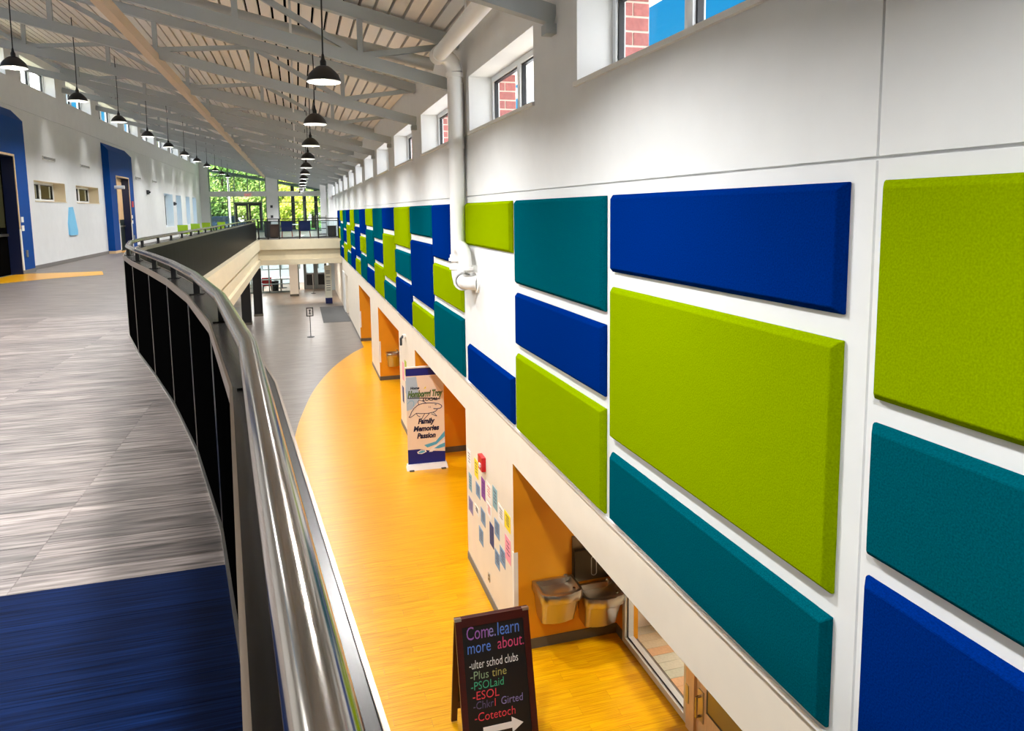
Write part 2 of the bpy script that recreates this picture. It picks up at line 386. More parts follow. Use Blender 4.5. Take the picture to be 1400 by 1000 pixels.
# ------------------------------------------------------------------ ceiling: deck planks, trusses, beam, lamps
ceil = MB().hexa([(XL - .4, Y0, roof(XL - .4) + .12), (XR + .4, Y0, roof(XR + .4) + .12), (XR + .4, Y1, roof(XR + .4) + .12), (XL - .4, Y1, roof(XL - .4) + .12)],
                 [(XL - .4, Y0, roof(XL - .4) + .2), (XR + .4, Y0, roof(XR + .4) + .2), (XR + .4, Y1, roof(XR + .4) + .2), (XL - .4, Y1, roof(XL - .4) + .2)])
ceiling = struct('ceiling', ceil, M_slot)
nst = 47; pw = (XR - XL) / nst
for i in range(nst):
    xa = XL + i * pw + .019; xb = XL + (i + 1) * pw - .019
    MB().hexa([(xa, Y0, roof(xa)), (xb, Y0, roof(xb)), (xb, Y1, roof(xb)), (xa, Y1, roof(xa))],
              [(xa, Y0, roof(xa) + .1), (xb, Y0, roof(xb) + .1), (xb, Y1, roof(xb) + .1), (xa, Y1, roof(xa) + .1)]).build('deck_plank', M_deck, ceiling)
bc = lambda x: 1.77 + .236 * (XR - x)
tcz = lambda x: 2.40 + .236 * (XR - x)
m_bot = MB().bar((XL, 0, bc(XL)), (XR, 0, bc(XR)), .11, .17).mesh('bottom_chord', M_steel)
m_top = MB().bar((XL, 0, tcz(XL)), (XR, 0, tcz(XR)), .13, .17).mesh('top_chord', M_steel)
nodes = [.95 - 1.62 * k for k in range(0, 5)]
m_post = MB().bar((0, 0, .06), (0, 0, .58), .075, .075).mesh('post', M_steel)
diag = []
pts = [XR - .1] + nodes + [XL + .1]
for k in range(len(pts) - 1):
    a, b = pts[k], pts[k + 1]
    p, q = ((a, 0, tcz(a) - .06), (b, 0, bc(b) + .06)) if k % 2 == 0 else ((a, 0, bc(a) + .06), (b, 0, tcz(b) - .06))
    diag.append(MB().bar(p, q, .06, .08).mesh('diagonal_brace', M_steel))
m_rod = MB().bar((.03, .12, bc(.03) - .06), (.03, .12, roof(.03)), .035, .035).mesh('hanger_rod', M_pipe)
m_seat = MB().box(XR - .10, XR, -.07, .07, bc(XR) - .17, bc(XR) - .08).mesh('bearing_bracket', M_steel)
for k in range(-1, 14):
    y = 6.47 + P_TR * k
    t = thing('roof_truss', 'grey steel roof truss spanning the hall, %s truss from the camera' % ordn(k + 1), 'truss', (0, y, 0), 'grey steel trusses under the sloping roof')
    place('bottom_chord', m_bot, t); place('top_chord', m_top, t); place('bearing_bracket', m_seat, t); place('hanger_rod', m_rod, t)
    for x in nodes: place('post', m_post, t, (x, 0, bc(x)))
    for d in diag: place('diagonal_brace', d, t)
tag(MB().bar((-2.3, Y0, 2.76), (-2.3, YG - 1, 2.76), .13, .17).build('roof_beam', M_steel_tan), 'long tan steel beam running the length of the hall under the trusses', 'beam')

sh = [(.03, .12), (.06, .115), (.085, .10), (.13, .06), (.165, .02), (.185, -.035), (.19, -.05)]
m_shade = MB().lathe(sh, 28, capt=False).mesh('shade', M_shade, True)
m_in = MB().lathe([(r - .006, z - .006) for r, z in reversed(sh)], 28, capt=True).mesh('shade_lining', M_shadein, True)
m_neck = MB().lathe([(.034, .11), (.034, .17), (.022, .19), (.012, .25)], 16, capt=True).mesh('neck', M_blk, True)
m_bulb = MB().lathe([(.02, .06), (.05, .03), (.055, 0), (.03, -.03), (.0, -.035)], 14).mesh('bulb', M_bulb, True)
def pendant(x, y, z, label, group, power=1.0):
    t = thing('pendant_lamp', label, 'lamp', (x, y, z), group)
    place('shade', m_shade, t); place('shade_lining', m_in, t); place('neck', m_neck, t)
    place('bulb', m_bulb, t)
    top = roof(x) - z
    MB().tube([(0, 0, .25), (.01, 0, .25 + (top - .25) * .5), (0, 0, top)], .009, 6).build('cord', M_blk, t)
    lamp('lamp_light', 'AREA', (0, 0, -.04), PEND_W * power, (1, 1, 1), .3, t, spread=2.7)
for k in range(-2, 13):
    y = 8.48 + P_TR * k
    pendant(.355, y, 1.50, 'black dome pendant lamp, %s along the row above the void' % ordn(k) if k >= 0 else 'black dome pendant lamp above the near end of the void, %s' % ('nearest', 'second nearest')[k + 2], 'dome pendants above the void')
for k in range(-2, 11):
    y = 13.5 + 4.06 * k
    x = -4.2 - .30 * (1 - math.exp(-max(k, 0) / 1.5)); z = 2.40 + .17 * (1 - math.exp(-max(k, 0) / 2))
    pendant(x, y, z, 'dark dome pendant lamp, %s along the row by the left wall' % ordn(k) if k >= 0 else 'dark dome pendant lamp above the near walkway, %s' % ('nearest', 'second nearest')[k + 2], 'dome pendants above the walkway', .8 if k >= 0 else 1.35)

# roof drain pipes by the right wall
t = thing('drain_pipe', 'tall white drain pipe dropping down the right wall beside the lime panel', 'pipe', (2.20, 10.12, -.7))
MB().tube([(0, 0, 0), (0, 0, 2.62)], .105, 20).build('riser', M_pipe, t, smooth=True)
arc = [(-.22 + .22 * math.cos(a), -.02, 2.62 + .22 * math.sin(a)) for a in [i * math.pi / 2 / 6 for i in range(7)]]
MB().tube(arc, .11, 20).build('elbow', M_pipe, t, smooth=True)
for z in (.04, 1.6, 2.58): MB().tube([(0, 0, z - .03), (0, 0, z + .03)], .122, 20).build('coupling', M_pipe, t, smooth=True)
MB().tube([(-.22, 0, 2.84), (-.30, -3.2, 2.78), (-.34, -9.0, 2.68)], .10, 20).build('branch_pipe', M_pipe, t, smooth=True)
MB().tube([(-.22, .06, 2.84), (-.22, -.16, 2.84)], .118, 20).build('coupling', M_pipe, t, smooth=True)
MB().bar((-.27, -1.9, 2.86), (-.27, -1.9, 3.6), .02, .02).build('hanger_rod', M_pipe, t)
MB().tube([(-.2, .45, 2.80), (-2.2, .62, 3.22), (-4.2, .7, 3.68)], .09, 16).build('header_pipe', M_pipe_g, t, smooth=True)
for u in (.25, .8): MB().tube([(-.2 - 2 * u, .45 + .17 * u, 2.80 + .42 * u), (-.26 - 2 * u, .455 + .17 * u, 2.813 + .42 * u)], .10, 16).build('coupling', M_pipe_g, t, smooth=True)
# lower fittings turning into the wall
def qarc(c, r, u, v, n=6): return [Vector(c) + Vector(u) * r * math.cos(i * math.pi / 2 / n) + Vector(v) * r * math.sin(i * math.pi / 2 / n) for i in range(n + 1)]
MB().tube([(0, 0, 0), (0, 0, -.12)] + qarc((0, -.17, -.12), .17, (0, 1, 0), (0, 0, -1))[1:] + [(0, -.28, -.29)], .108, 18).build('elbow', M_pipe, t, smooth=True)
MB().tube([(0, 0, -.05)] + qarc((0, -.2, -.02), .2, (0, 1, 0), (0, 0, 1))[3:] + [(0.0, -.32, .16)] + [(0, -.40, .10), (0, -.44, -.04), (0, -.44, -.10)], .092, 18).build('return_bend', M_pipe, t, smooth=True)
MB().tube([(0, -.28, -.29), (.03, -.42, -.30), (.156, -.50, -.30)], .10, 18).build('wall_elbow', M_pipe, t, smooth=True)
for p, q, r in (((0, 0, -.02), (0, 0, .02), .14), ((0, 0, -.14), (0, 0, -.10), .135), ((0, -.24, -.29), (0, -.28, -.29), .135), ((0, -.44, -.12), (0, -.44, -.08), .12), ((.13, -.50, -.30), (.155, -.50, -.30), .14)):
    MB().tube([p, q], r, 18).build('flange', M_pipe, t, smooth=True)
MB().box(.02, .156, -.5, -.38, -.16, -.06).build('wall_stub', M_pipe_g, t)
t = thing('conduit', 'slim white conduit with strap on the wall beside the drain pipe', 'conduit', (XR - .035, 10.24, -.5))
MB().tube([(0, 0, 0), (0, 0, 2.3)], .03, 10).build('tube', M_pipe, t, smooth=True)
MB().tube([(0, .09, 0), (0, .09, 2.3)], .02, 8).build('tube', M_pipe, t, smooth=True)
for z in (.4, 1.55): MB().box(-.03, .034, -.05, .13, z, z + .03).build('strap', M_pipe, t)

# ------------------------------------------------------------------ balcony guard with its curve
V = [(.888, -9.0), (-.141, 2.12), (-.343, 3.46), (-.605, 4.72), (-.921, 5.97), (-1.256, 7.134), (-1.63, 8.37), (-1.97, 9.62), (-2.2, 10.9), (-2.3, 12.2)]
n_far = 23
V += [(-2.3, 12.2 + (YB - 12.2) * i / n_far) for i in range(1, n_far + 1)]
def offset(poly, d):
    res = []
    for i, p in enumerate(poly):
        a = Vector(poly[max(i - 1, 0)]); b = Vector(p); c = Vector(poly[min(i + 1, len(poly) - 1)])
        t1 = (b - a).normalized() if i > 0 else (c - b).normalized(); t2 = (c - b).normalized() if i < len(poly) - 1 else t1
        n1 = Vector((t1.y, -t1.x)); n2 = Vector((t2.y, -t2.x)); nn = (n1 + n2).normalized(); res.append(b + nn * d / max(.5, nn.dot(n1)))
    return res
def strip(o1, o2, i, z0, z1, za=None):
    a, b, c, d = o1[i], o2[i], o2[i + 1], o1[i + 1]
    return MB().hexa([(a.x, a.y, z0), (b.x, b.y, z0), (c.x, c.y, z0), (d.x, d.y, z0)], [(a.x, a.y, z1), (b.x, b.y, z1), (c.x, c.y, z1), (d.x, d.y, z1)])
guard = thing('balcony_guard', 'black panelled balcony guard with steel cap curving along the walkway edge', 'railing', (0, 0, 0))
ZC = -.485; ZR = -.376
oa, ob = offset(V, -.055), offset(V, .048)
ca, cb = offset(V, -.056), offset(V, .058)
oc = offset(V, .054)
la, lb = offset(V, .058), offset(V, .064)
ea, eb = offset(V, -.064), offset(V, -.056)
for i in range(len(V) - 1):
    gp_ = strip(oa, ob, i, ZF, ZC - .05).build('guard_panel', M_black, guard)
    strip(ob, oc, i, ZF - .02, ZC - .05).build('outer_sheet', M_blackg, gp_)
    capo = strip(ca, cb, i, ZC - .05, ZC).build('cap', M_cap, guard)
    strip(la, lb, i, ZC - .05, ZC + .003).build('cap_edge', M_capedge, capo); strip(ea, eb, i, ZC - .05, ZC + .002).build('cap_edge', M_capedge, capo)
    p = V[i + 1]
    d = (Vector(V[i + 1]) - Vector(V[i])).normalized(); nrm = Vector((d.y, -d.x))
    if i < 14:
        q = Vector(p) - nrm * .056
        MB().bar((q.x, q.y, ZF), (q.x, q.y, ZC - .05), .007, .008).build('joint_strip', M_strip, guard)
    if i >= 1 or True:
        pp = MB().box(p[0] - .018, p[0] + .018, p[1] - .03, p[1] + .03, ZC, ZR - .02).build('rail_post', M_blk, guard)
        MB().box(p[0] - .04, p[0] + .04, p[1] - .05, p[1] + .05, ZC, ZC + .006).build('base_plate', M_cap, pp)
    if i % 2 == 1 and i > 8:
        q = Vector(V[i])
pv = offset(V, -.007); path = []
for i, p in enumerate(pv):
    for j, q in ((-1, pv[max(i - 1, 0)]), (1, pv[min(i + 1, len(pv) - 1)])):
        if (q - p).length > .1: e_ = p + (q - p).normalized() * .022; path.append((e_.x, e_.y, ZR))
        else: path.append((p.x, p.y, ZR))
MB().tube(path, .0275, 24).build('handrail', M_rail, guard, smooth=True)
bb = offset(V, -.068)
for i in range(12): strip(bb, oa, i, ZF, ZF + .02).build('base_strip', M_strip, guard)

# walkway slab edge (stepped fascia)
f0 = offset(V, .03); f1 = offset(V, .22); f2 = offset(V, .10)
fz = [(-1.50, -2.07, f1), (-2.07, -2.63, f2), (-2.63, -2.93, f1)]
fm = MB()
for (zt, zb, ff) in fz:
    for i in range(len(V) - 1):
        a, b, c, d = f0[i], ff[i], ff[i + 1], f0[i + 1]
        if i == len(V) - 2: c = Vector((ff[i + 1].x, YB - .0)); d = Vector((f0[i + 1].x, YB))
        fm.hexa([(a.x, a.y, zb), (b.x, b.y, zb), (c.x, c.y, zb), (d.x, d.y, zb)], [(a.x, a.y, zt), (b.x, b.y, zt), (c.x, c.y, zt), (d.x, d.y, zt)])
fm.box(-2.2, XR, YB - .18, YB + .1, -2.07, -1.50); fm.box(-2.2, XR, YB + .0, YB + .1, -2.63, -2.07); fm.box(-2.2, XR, YB - .18, YB + .1, -2.93, -2.63)
struct('trim_fascia', fm, M_fascia)

# ------------------------------------------------------------------ floors
def gx(y, off=0.0):
    for (a, b) in zip(V, V[1:]):
        if a[1] <= y <= b[1]: return a[0] + (b[0] - a[0]) * (y - a[1]) / (b[1] - a[1]) + off
    return V[0][0] + off if y < V[0][1] else -2.3 + off
fl = MB()
NB = 3.11
def band(m, y0, y1, zt, th):
    yy = [y0] + [v[1] for v in V if y0 < v[1] < y1] + [y1]
    for a, b in zip(yy, yy[1:]):
        m.hexa([(XL, a, zt - th), (gx(a, .02), a, zt - th), (gx(b, .02), b, zt - th), (XL, b, zt - th)], [(XL, a, zt), (gx(a, .02), a, zt), (gx(b, .02), b, zt), (XL, b, zt)])
PY = 11.96
band(fl, -9.0, PY, ZF - .008, .3); 
floor_up = struct('floor', fl, M_groove)
fl2 = MB(); band(fl2, PY, YB, ZF, .3); fl2.box(XL, XR, YB, YG + .3, ZF - .3, ZF); struct('floor_walkway', fl2, M_plankf)
g = .0018
jx = [-1.16 - 1.19 * i for i in range(0, 6)]
jx[-1] = XL
def plank_row(y0, y1, m, xs, nm='plank', g=.0018):
    lefts = [x for x in xs if x < gx(y0) - .2]
    r0, r1 = gx(y0, 0), gx(y1, 0)
    for i, x in enumerate(lefts):
        a0, a1 = (r0, r1) if i == 0 else (lefts[i - 1] - g, lefts[i - 1] - g)
        if min(a0, a1) < x + .1: continue
        MB().hexa([(x, y0 + g, ZF - .008), (a0, y0 + g, ZF - .008), (a1, y1 - g, ZF - .008), (x, y1 - g, ZF - .008)],
                  [(x, y0 + g, ZF), (a0, y0 + g, ZF), (a1, y1 - g, ZF), (x, y1 - g, ZF)]).build(nm, m, floor_up)
rows = int(round((PY - NB) / .15))
for r in range(rows):
    y = NB + .15 * r
    plank_row(y, y + .15, M_plank, jx[:3] + [-4.73, XL] if y > 6 else jx[:3] + [XL])
for r in range(14):
    y = NB - .15 * (r + 1)
    plank_row(y, y + .15, M_bplank, [-1.35, XL], g=.0006)
# yellow wedge inlay by the left portal
tag(MB().prism([(-6.95, 17.6), (-6.95, 21.2), (-5.0, 21.2), (-4.7, 20.0), (-5.6, 19.4)], ZF, ZF + .003).build('floor_inlay', M_yfloor), kind='structure')
tag(MB().prism([(-6.95, 31.6), (-6.95, 33.6), (-5.7, 33.0), (-5.9, 31.6)], ZF, ZF + .003).build('floor_inlay', M_yfloor), kind='structure')

lf = MB(); lf.box(XL, XB + .2, Y0, YG + 1, ZL - .3, ZL - .008); floor_low = struct('floor_lower', lf, M_gfloor)
PYY = 11.1
yel = [(XQ, 29.4), (1.79, 28.2), (.99, 25.9), (.28, 22.85), (-.12, 20.0), (-.28, 18.3), (-.36, 16.7), (-.37, 15), (-.40, 13), (-.42, PYY)]
def spline(pts, n=6):
    r = []
    for i in range(len(pts) - 1):
        p0, p1, p2, p3 = [Vector(pts[min(max(j, 0), len(pts) - 1)]) for j in (i - 1, i, i + 1, i + 2)]
        for k in range(n):
            t_ = k / n; r.append(tuple(.5 * (2 * p1 + (p2 - p0) * t_ + (2 * p0 - 5 * p1 + 4 * p2 - p3) * t_ ** 2 + (3 * p1 - p0 - 3 * p2 + p3) * t_ ** 3)))
    return r + [tuple(pts[-1])]
yel = spline(yel)
gray = MB()
gp = yel + [(XL, PYY), (XL, YG), (XB, YG), (XB, 29.4)]
gray.prism([(x, y) for x, y in gp][::-1], ZL - .008, ZL - .004); 
struct('floor_hall', MB().prism([(x, y) for x, y in yel] + [(XL, PYY), (XL, 44.9), (XQ, 44.9)], ZL - .008, ZL), M_gfloor)
struct('floor_lobby', MB().box(XL, XQ, 44.9, YG, ZL - .008, ZL), M_tanfloor)
struct('floor_under_walkway', MB().box(XL, -.42, Y0, PYY, ZL - .008, ZL), M_gfloor)
yf = MB().prism([(XB, PYY), (XB, 31), (XQ, 31)] + yel, ZL - .008, ZL); floor_y = struct('floor_yellow', yf, M_yfloor)
for r in range(37):
    y = PYY - .15 * (r + 1)
    xe = XB if (2.6 < y and y + .15 <= 8.1) or y > 10.62 else XQ
    xs = [-.42, .35 + .4 * (r % 3), 1.55 + .4 * (r % 3), xe]
    if xe > 3: xs.insert(3, 2.75 + .4 * (r % 2))
    for a, b in zip(xs, xs[1:]):
        MB().box(a + .0008, b - .0008, y + .0008, y + .1492, ZL - .008, ZL).build('plank', M_yplank, floor_y)
# lower ceiling under the walkway and the bridge
lc = MB(); yy = [v[1] for v in V]
for a, b in zip(V, V[1:]):
    lc.hexa([(XL, a[1], -2.94), (a[0] + .1, a[1], -2.94), (b[0] + .1, b[1], -2.94), (XL, b[1], -2.94)], [(XL, a[1], -2.9), (a[0] + .1, a[1], -2.9), (b[0] + .1, b[1], -2.9), (XL, b[1], -2.9)])
lc.box(XL, XR, YB, YG, -2.94, -2.9); struct('ceiling_lower', lc, M_wall2)
tag(MB().box(1.02, XQ, 36.7, 43.0, ZL, ZL + .012).build('entrance_mat', M_mat), 'dark grey ribbed entrance mat on the lower floor by the far right wall', 'mat')

# ------------------------------------------------------------------ left wall
lw = MB(); T = .45
lwins = [(5.75 + P_TR * k - 2.9, 5.75 + P_TR * k) for k in range(-3, 14)]
smallw = [(23.2, 26.0), (27.2, 30.0)]
tallw = [(43.9, 46.7), (47.9, 49.9), (51.9, 53.7), (55.1, 57.0)]
portals = [(17.95, 21.95), (30.85, 34.85)]
holes = [(a, b, .43, 1.0) for a, b in smallw] + [(a, b, -.70, 1.16) for a, b in tallw] + [(a + .95, b - .9, ZF, 1.50) for a, b in portals]
holes.sort()
def lbox(y0, y1, z0, z1): 
    if y1 - y0 > .001: lw.box(XL - T, XL, y0, y1, z0, z1)
y = Y0
for (a, b, z0, z1) in holes:
    lbox(y, a, ZF - .3, 2.84); 
    if z0 > ZF: lbox(a, b, ZF - .3, z0)
    lbox(a, b, z1, 2.84); y = b
lbox(y, Y1, ZF - .3, 2.84)
lw.box(XL - T, XL - .02, Y0, Y1, 2.84, 2.86)
lbox(Y0, Y1, 2.86, 3.62)
ys = [Y0] + [v for a in lwins for v in a] + [Y1]
for i in range(0, len(ys), 2): lbox(ys[i], ys[i + 1], 3.62, 4.34)
lbox(Y0, Y1, 4.34, 5.2)
lw.box(XL - T, XL, Y0, Y1, ZL, ZF - .3)
struct('wall_left', lw, M_wall)
b = MB(); y = Y0
for (a, c) in portals + [(YG - .0, YG)]:
    if a > y: b.box(XL, XL + .015, y, a, ZF, ZF + .11)
    y = c
struct('baseboard_left', b, M_baseg)
for k, (a, b_) in enumerate(lwins):
    o = make_window(20 + k, a, b_, 3.62, 4.34, XL - .30, -1)
for k, (a, b_) in enumerate(smallw):
    o = make_window(60 + k, a, b_, .43, 1.0, XL - .32, -1)
    lin_ = MB(); lin_.box(XL - .32, XL + .004, b_ - .004, b_, .43, 1.0); lin_.box(XL - .32, XL + .004, a, b_, .996, 1.0); lin_.box(XL - .32, XL + .02, a - .03, b_ + .03, .405, .432)
    lin_.build('jamb_lining', M_cream, o)
for k, (a, b_) in enumerate(tallw): make_window(70 + k, a, b_, -.70, 1.16, XL - .38, -1, glass('blue_tint_glass', (.42, .58, .68)))
# rooms and open air behind the left wall: a plain classroom behind the low windows
rm = MB(); rm.box(XL - 4.5, XL - 4.4, 15, 40, ZF, 2.6); rm.box(XL - 4.5, XL - T, 15, 40, 2.6, 2.65); rm.box(XL - 4.5, XL - T, 15, 40, ZF - .1, ZF); rm.box(XL - 4.5, XL - T, 14.9, 15, ZF, 2.6); rm.box(XL - 4.5, XL - T, 40, 40.1, ZF, 2.6)
struct('wall_classroom', rm, mat('classroom_wall', (206, 200, 160), .7))
for y in (20, 26, 32): lamp('classroom_light', 'AREA', (XL - 2.3, y, 2.55), 70, (1, .93, .78), 1.0)

for k, (a, b_) in enumerate(portals):
    which = 'nearer' if k == 0 else 'farther'
    t = thing('door_portal', 'projecting royal blue door surround on the left wall, %s of the two' % which, 'door surround', (XL, a, ZF), 'blue door surrounds on the left wall')
    W = b_ - a; H1, H2 = 2.74 - ZF, 2.46 - ZF; D = .24; o0, o1, oh = .95, W - .9, 1.50 - ZF
    def slopebox(y0, y1, z0=0.0, m=M_navy, nm='surround_side'):
        MB().hexa([(0, y0, z0), (D, y0, z0), (D, y1, z0), (0, y1, z0)], [(0, y0, H1), (D, y0, H2), (D, y1, H2), (0, y1, H1)]).build(nm, m, t)
    slopebox(0, o0, .10); slopebox(o1, W, .10); slopebox(o0, o1, oh, nm='surround_head')
    for u0, u1 in ((-.006, o0), (o1, W + .006)): MB().box(0, D + .006, u0, u1, 0, .10).build('base', M_baseg if k == 0 else M_trim, t)
    jb = MB(); jb.box(-.10, D - .002, o0, o0 + .012, 0, oh); jb.box(-.10, D - .002, o1 - .012, o1, 0, oh); jb.box(-.10, D - .002, o0 + .012, o1 - .012, oh - .012, oh); jb.build('reveal', M_dnavy, t)
    tm = MB(); tm.box(D, D + .02, o0 - .05, o0, 1.15, oh + .05); tm.box(D, D + .02, o1, o1 + .05, 1.15, oh + .05); tm.box(D, D + .02, o0, o1, oh, oh + .05); tm.build('wood_trim', M_trim, t)
    MB().box(D - .1, D + .025, o0 - .05, o0 + .006, .1, 1.15).build('corner_guard', M_white, t); MB().box(D - .1, D + .025, o1 - .006, o1 + .06, .1, 1.15).build('corner_guard', M_white, t)
    d = MB().box(-.08, -.03, o0 + .012, o1 - .012, 0, oh - .012).build('door_leaf', mat('door_black', (8, 8, 8), .8, spec=0) if k == 0 else M_doorwood, t)
    if k == 0: MB().box(-.03, -.024, o0 + .12, o1 - .12, 1.2, oh - .12).build('door_glass', mat('door_glass_matte', (58, 58, 40), .8, spec=0), d)
    lamp('recess_fill_light', 'AREA', (.12, (o0 + o1) / 2, oh - .04), 2 if k == 0 else 9, (1, .9, .72), .14, t)  # unseen lamp added to brighten the door leaf inside the surround
    MB().box(-.03, .03, o0 + .1, o1 - .1, .98, 1.04).build('push_bar', M_ss, d)
    if k == 1: MB().box(-.03, -.026, o0 + .02, o1 - .02, 0, 1.28).build('kick_panel', mat('door_dark_green', (20, 34, 32), .5), d)
    bxo = MB().box(D, D + .02, o1 + .3, o1 + .42, .42, .60).build('outlet_plate', M_strip, t)
    for z in (1.10, 1.32): MB().box(D, D + .012, o1 + .16, o1 + .32, z, z + .14).build('switch_plate', M_white, t)
    if k == 1:
        MB().box(D, D + .02, o1 + .34, o1 + .62, 2.3 - .5, 2.55 - .5).build('notice', M_red, t, label='red notice plate')
        MB().tube([(D, o0 - .35, 2.55), (D + .35, o0 - .35, 2.55)], .07, 12).build('camera_dome', M_white, t, smooth=True)
    if k == 0:
        pass
for k, (y0, y1) in enumerate(((24.1, 25.2), (27.9, 29.05), (36.7, 37.8), (40.7, 41.8))):
    t = thing('wall_vent', 'slim grey slot vent high on the left wall, %s from the camera' % ordn(k), 'vent', (XL, y0, 1.63), 'slot vents on the left wall')
    L = y1 - y0
    vm = MB(); vm.box(0, .03, 0, L, .095, .11); vm.box(0, .03, 0, L, 0, .015); vm.box(0, .03, 0, .02, .015, .095); vm.box(0, .03, L - .02, L, .015, .095); vm.build('frame', M_white, t)
    MB().box(0, .012, .02, L - .02, .015, .095).build('grille', mat('vent_grey', (150, 148, 144), .6), t)
for k, y in enumerate((16.5, 24.6, 28.5, 37.2, 41.2, 44, 47.4, 51, 54.6, 58)):
    lamp('wall_washer', 'SPOT', (XL + .75, y, 3.3), 50, (1, .98, .95), .25, None, direction=(-.28, 0, -1), spot=1.15)
# the light blue bottle-shaped board
pr = [(0, 0), (0, .35), (.14, .70), (.20, .86), (.52, .88), (.66, .60), (.86, .12), (.86, .02), (.80, -.03), (.06, -.03)]
o = MB().prism([(26.0 + u, -.60 + v) for u, v in pr], XL, XL + .05, 'x').build('wall_board', M_lblue)
tag(o, 'light blue bottle shaped board hung on the white left wall', 'sign')
for (y, z, lab) in ((39.1, 1.09, 'small dark camera on the left wall beyond the blue portal'), (46.95, .62, 'small black speaker between the tall left windows')):
    t = thing('wall_device', lab, 'wall device', (XL, y, z)); MB().box(0, .10, -.12, .12, -.1, .1).build('body', M_dark, t); MB().tube([(.10, 0, 0), (.16, 0, 0)], .05, 10).build('lens', M_blk, t)

# ------------------------------------------------------------------ far end wall of glass, bridge railing, lobby
fr = MB()
fr.box(XL, -6.42, YG - .2, YG + .2, ZF, 4.9); fr.box(-2.24, -1.38, YG - .35, YG + .2, ZF, 3.4)
fr.box(2.14, XR, YG - .2, YG + .2, ZF, 2.6); fr.box(-6.42, 2.14, YG - .15, YG + .15, 1.30, 1.70)
struct('wall_end', fr, M_wall)
wp = MB(); wp.box(1.62, 2.02, 52.8, 53.2, ZF, 2.45); wp.box(2.06, XR, 49.6, 50.1, ZF, 2.45); struct('wall_pilaster', wp, M_wall)
gl = MB()
for x in (-6.36, -4.99, -4.57, -3.60, -2.72, -2.28): gl.box(x - .035, x + .035, YG - .06, YG + .06, 1.70, roof(x))
for x in (-6.36, -5.10, -4.65, -2.62, -2.28, -1.34, .55, 2.1): gl.box(x - .035, x + .035, YG - .06, YG + .06, ZF, 1.30)
for x in (-1.34, .55, 2.1): gl.box(x - .035, x + .035, YG - .06, YG + .06, 1.7, roof(x))
gl.box(-6.42, -2.24, YG - .05, YG + .05, 2.84, 2.90); gl.box(-6.42, -2.24, YG - .05, YG + .05, .83, .89); gl.box(-1.38, 2.14, YG - .05, YG + .05, .80, .86)
gl.box(-6.42, 2.14, YG - .05, YG + .05, ZF, ZF + .12)
wf = struct('window_80', gl, M_mull)
for a, b_, z0, z1 in ((-6.42, -2.24, 1.7, 4.4), (-6.42, -4.65, ZF, 1.3), (-4.6, -2.65, .89, 1.3), (-2.6, -2.24, ZF, 1.3), (-1.38, 2.14, ZF, 1.3), (-1.38, 2.14, 1.7, 3.3)):
    MB().box(a, b_, YG - .005, YG + .005, z0, z1).build('pane', M_glass, wf)
dd = tag(MB().box(-4.65, -2.62, YG - .08, YG + .08, .72, .82).build('door_1', M_dark), kind='structure')
for x0, x1 in ((-4.6, -3.63), (-3.61, -2.66)):
    lf_ = MB(); lf_.box(x0, x0 + .16, YG - .03, YG + .03, ZF, .72); lf_.box(x1 - .16, x1, YG - .03, YG + .03, ZF, .72); lf_.box(x0 + .16, x1 - .16, YG - .03, YG + .03, ZF, ZF + .3); lf_.box(x0 + .16, x1 - .16, YG - .03, YG + .03, .58, .72)
    q = lf_.build('door_leaf', M_dark, dd); MB().box(x0 + .16, x1 - .16, YG - .006, YG + .006, ZF + .3, .58).build('pane', M_glass, q)
    MB().box(x0 + .16, x1 - .16, YG - .1, YG - .05, -.5, -.44).build('push_bar', M_strip, q)
t = thing('exit_sign', 'small red EXIT sign on the header above the far glass doors', 'sign', (-3.6, YG - .16, 1.42))
MB().box(-.3, .3, -.04, 0, -.14, .14).build('housing', mat('exit_housing', (250, 230, 230), .5), t)
lettering('EXIT', .26, mat('exit_red', (240, 30, 50), .5, emit=.6), t, (0, -.043, -.09), (math.pi / 2, 0, 0), sx=.9)
for z, lab in ((.40, 'upper small dark box on the white pillar of the glass wall'), (-.38, 'lower small dark box on the white pillar of the glass wall')):
    tag(MB().box(-1.98, -1.80, YG - .42, YG - .35, z, z + .2).build('pillar_box', M_dark), lab, 'wall device')

# bridge railing
t = thing('bridge_railing', 'black metal and glass railing across the far bridge', 'railing', (0, YB, ZF))
MB().bar((-2.2, 0, 1.13), (2.28, 0, 1.13), .05, .05).build('top_rail', M_blk, t); MB().bar((-2.2, 0, 1.0), (2.28, 0, 1.0), .05, .05).build('mid_rail', M_blk, t)
MB().bar((-2.2, 0, .06), (2.28, 0, .06), .05, .06).build('bottom_rail', M_blk, t)
px_ = [-2.12, -1.62, -1.01, .08, 1.13, 2.25]
for x in px_: MB().box(x - .035, x + .035, -.035, .035, 0, 1.12).build('post', M_blk, t)
for a, b_ in zip(px_, px_[1:]): MB().box(a + .035, b_ - .035, -.006, .006, .09, .98).build('glass_panel', M_glassd, t)

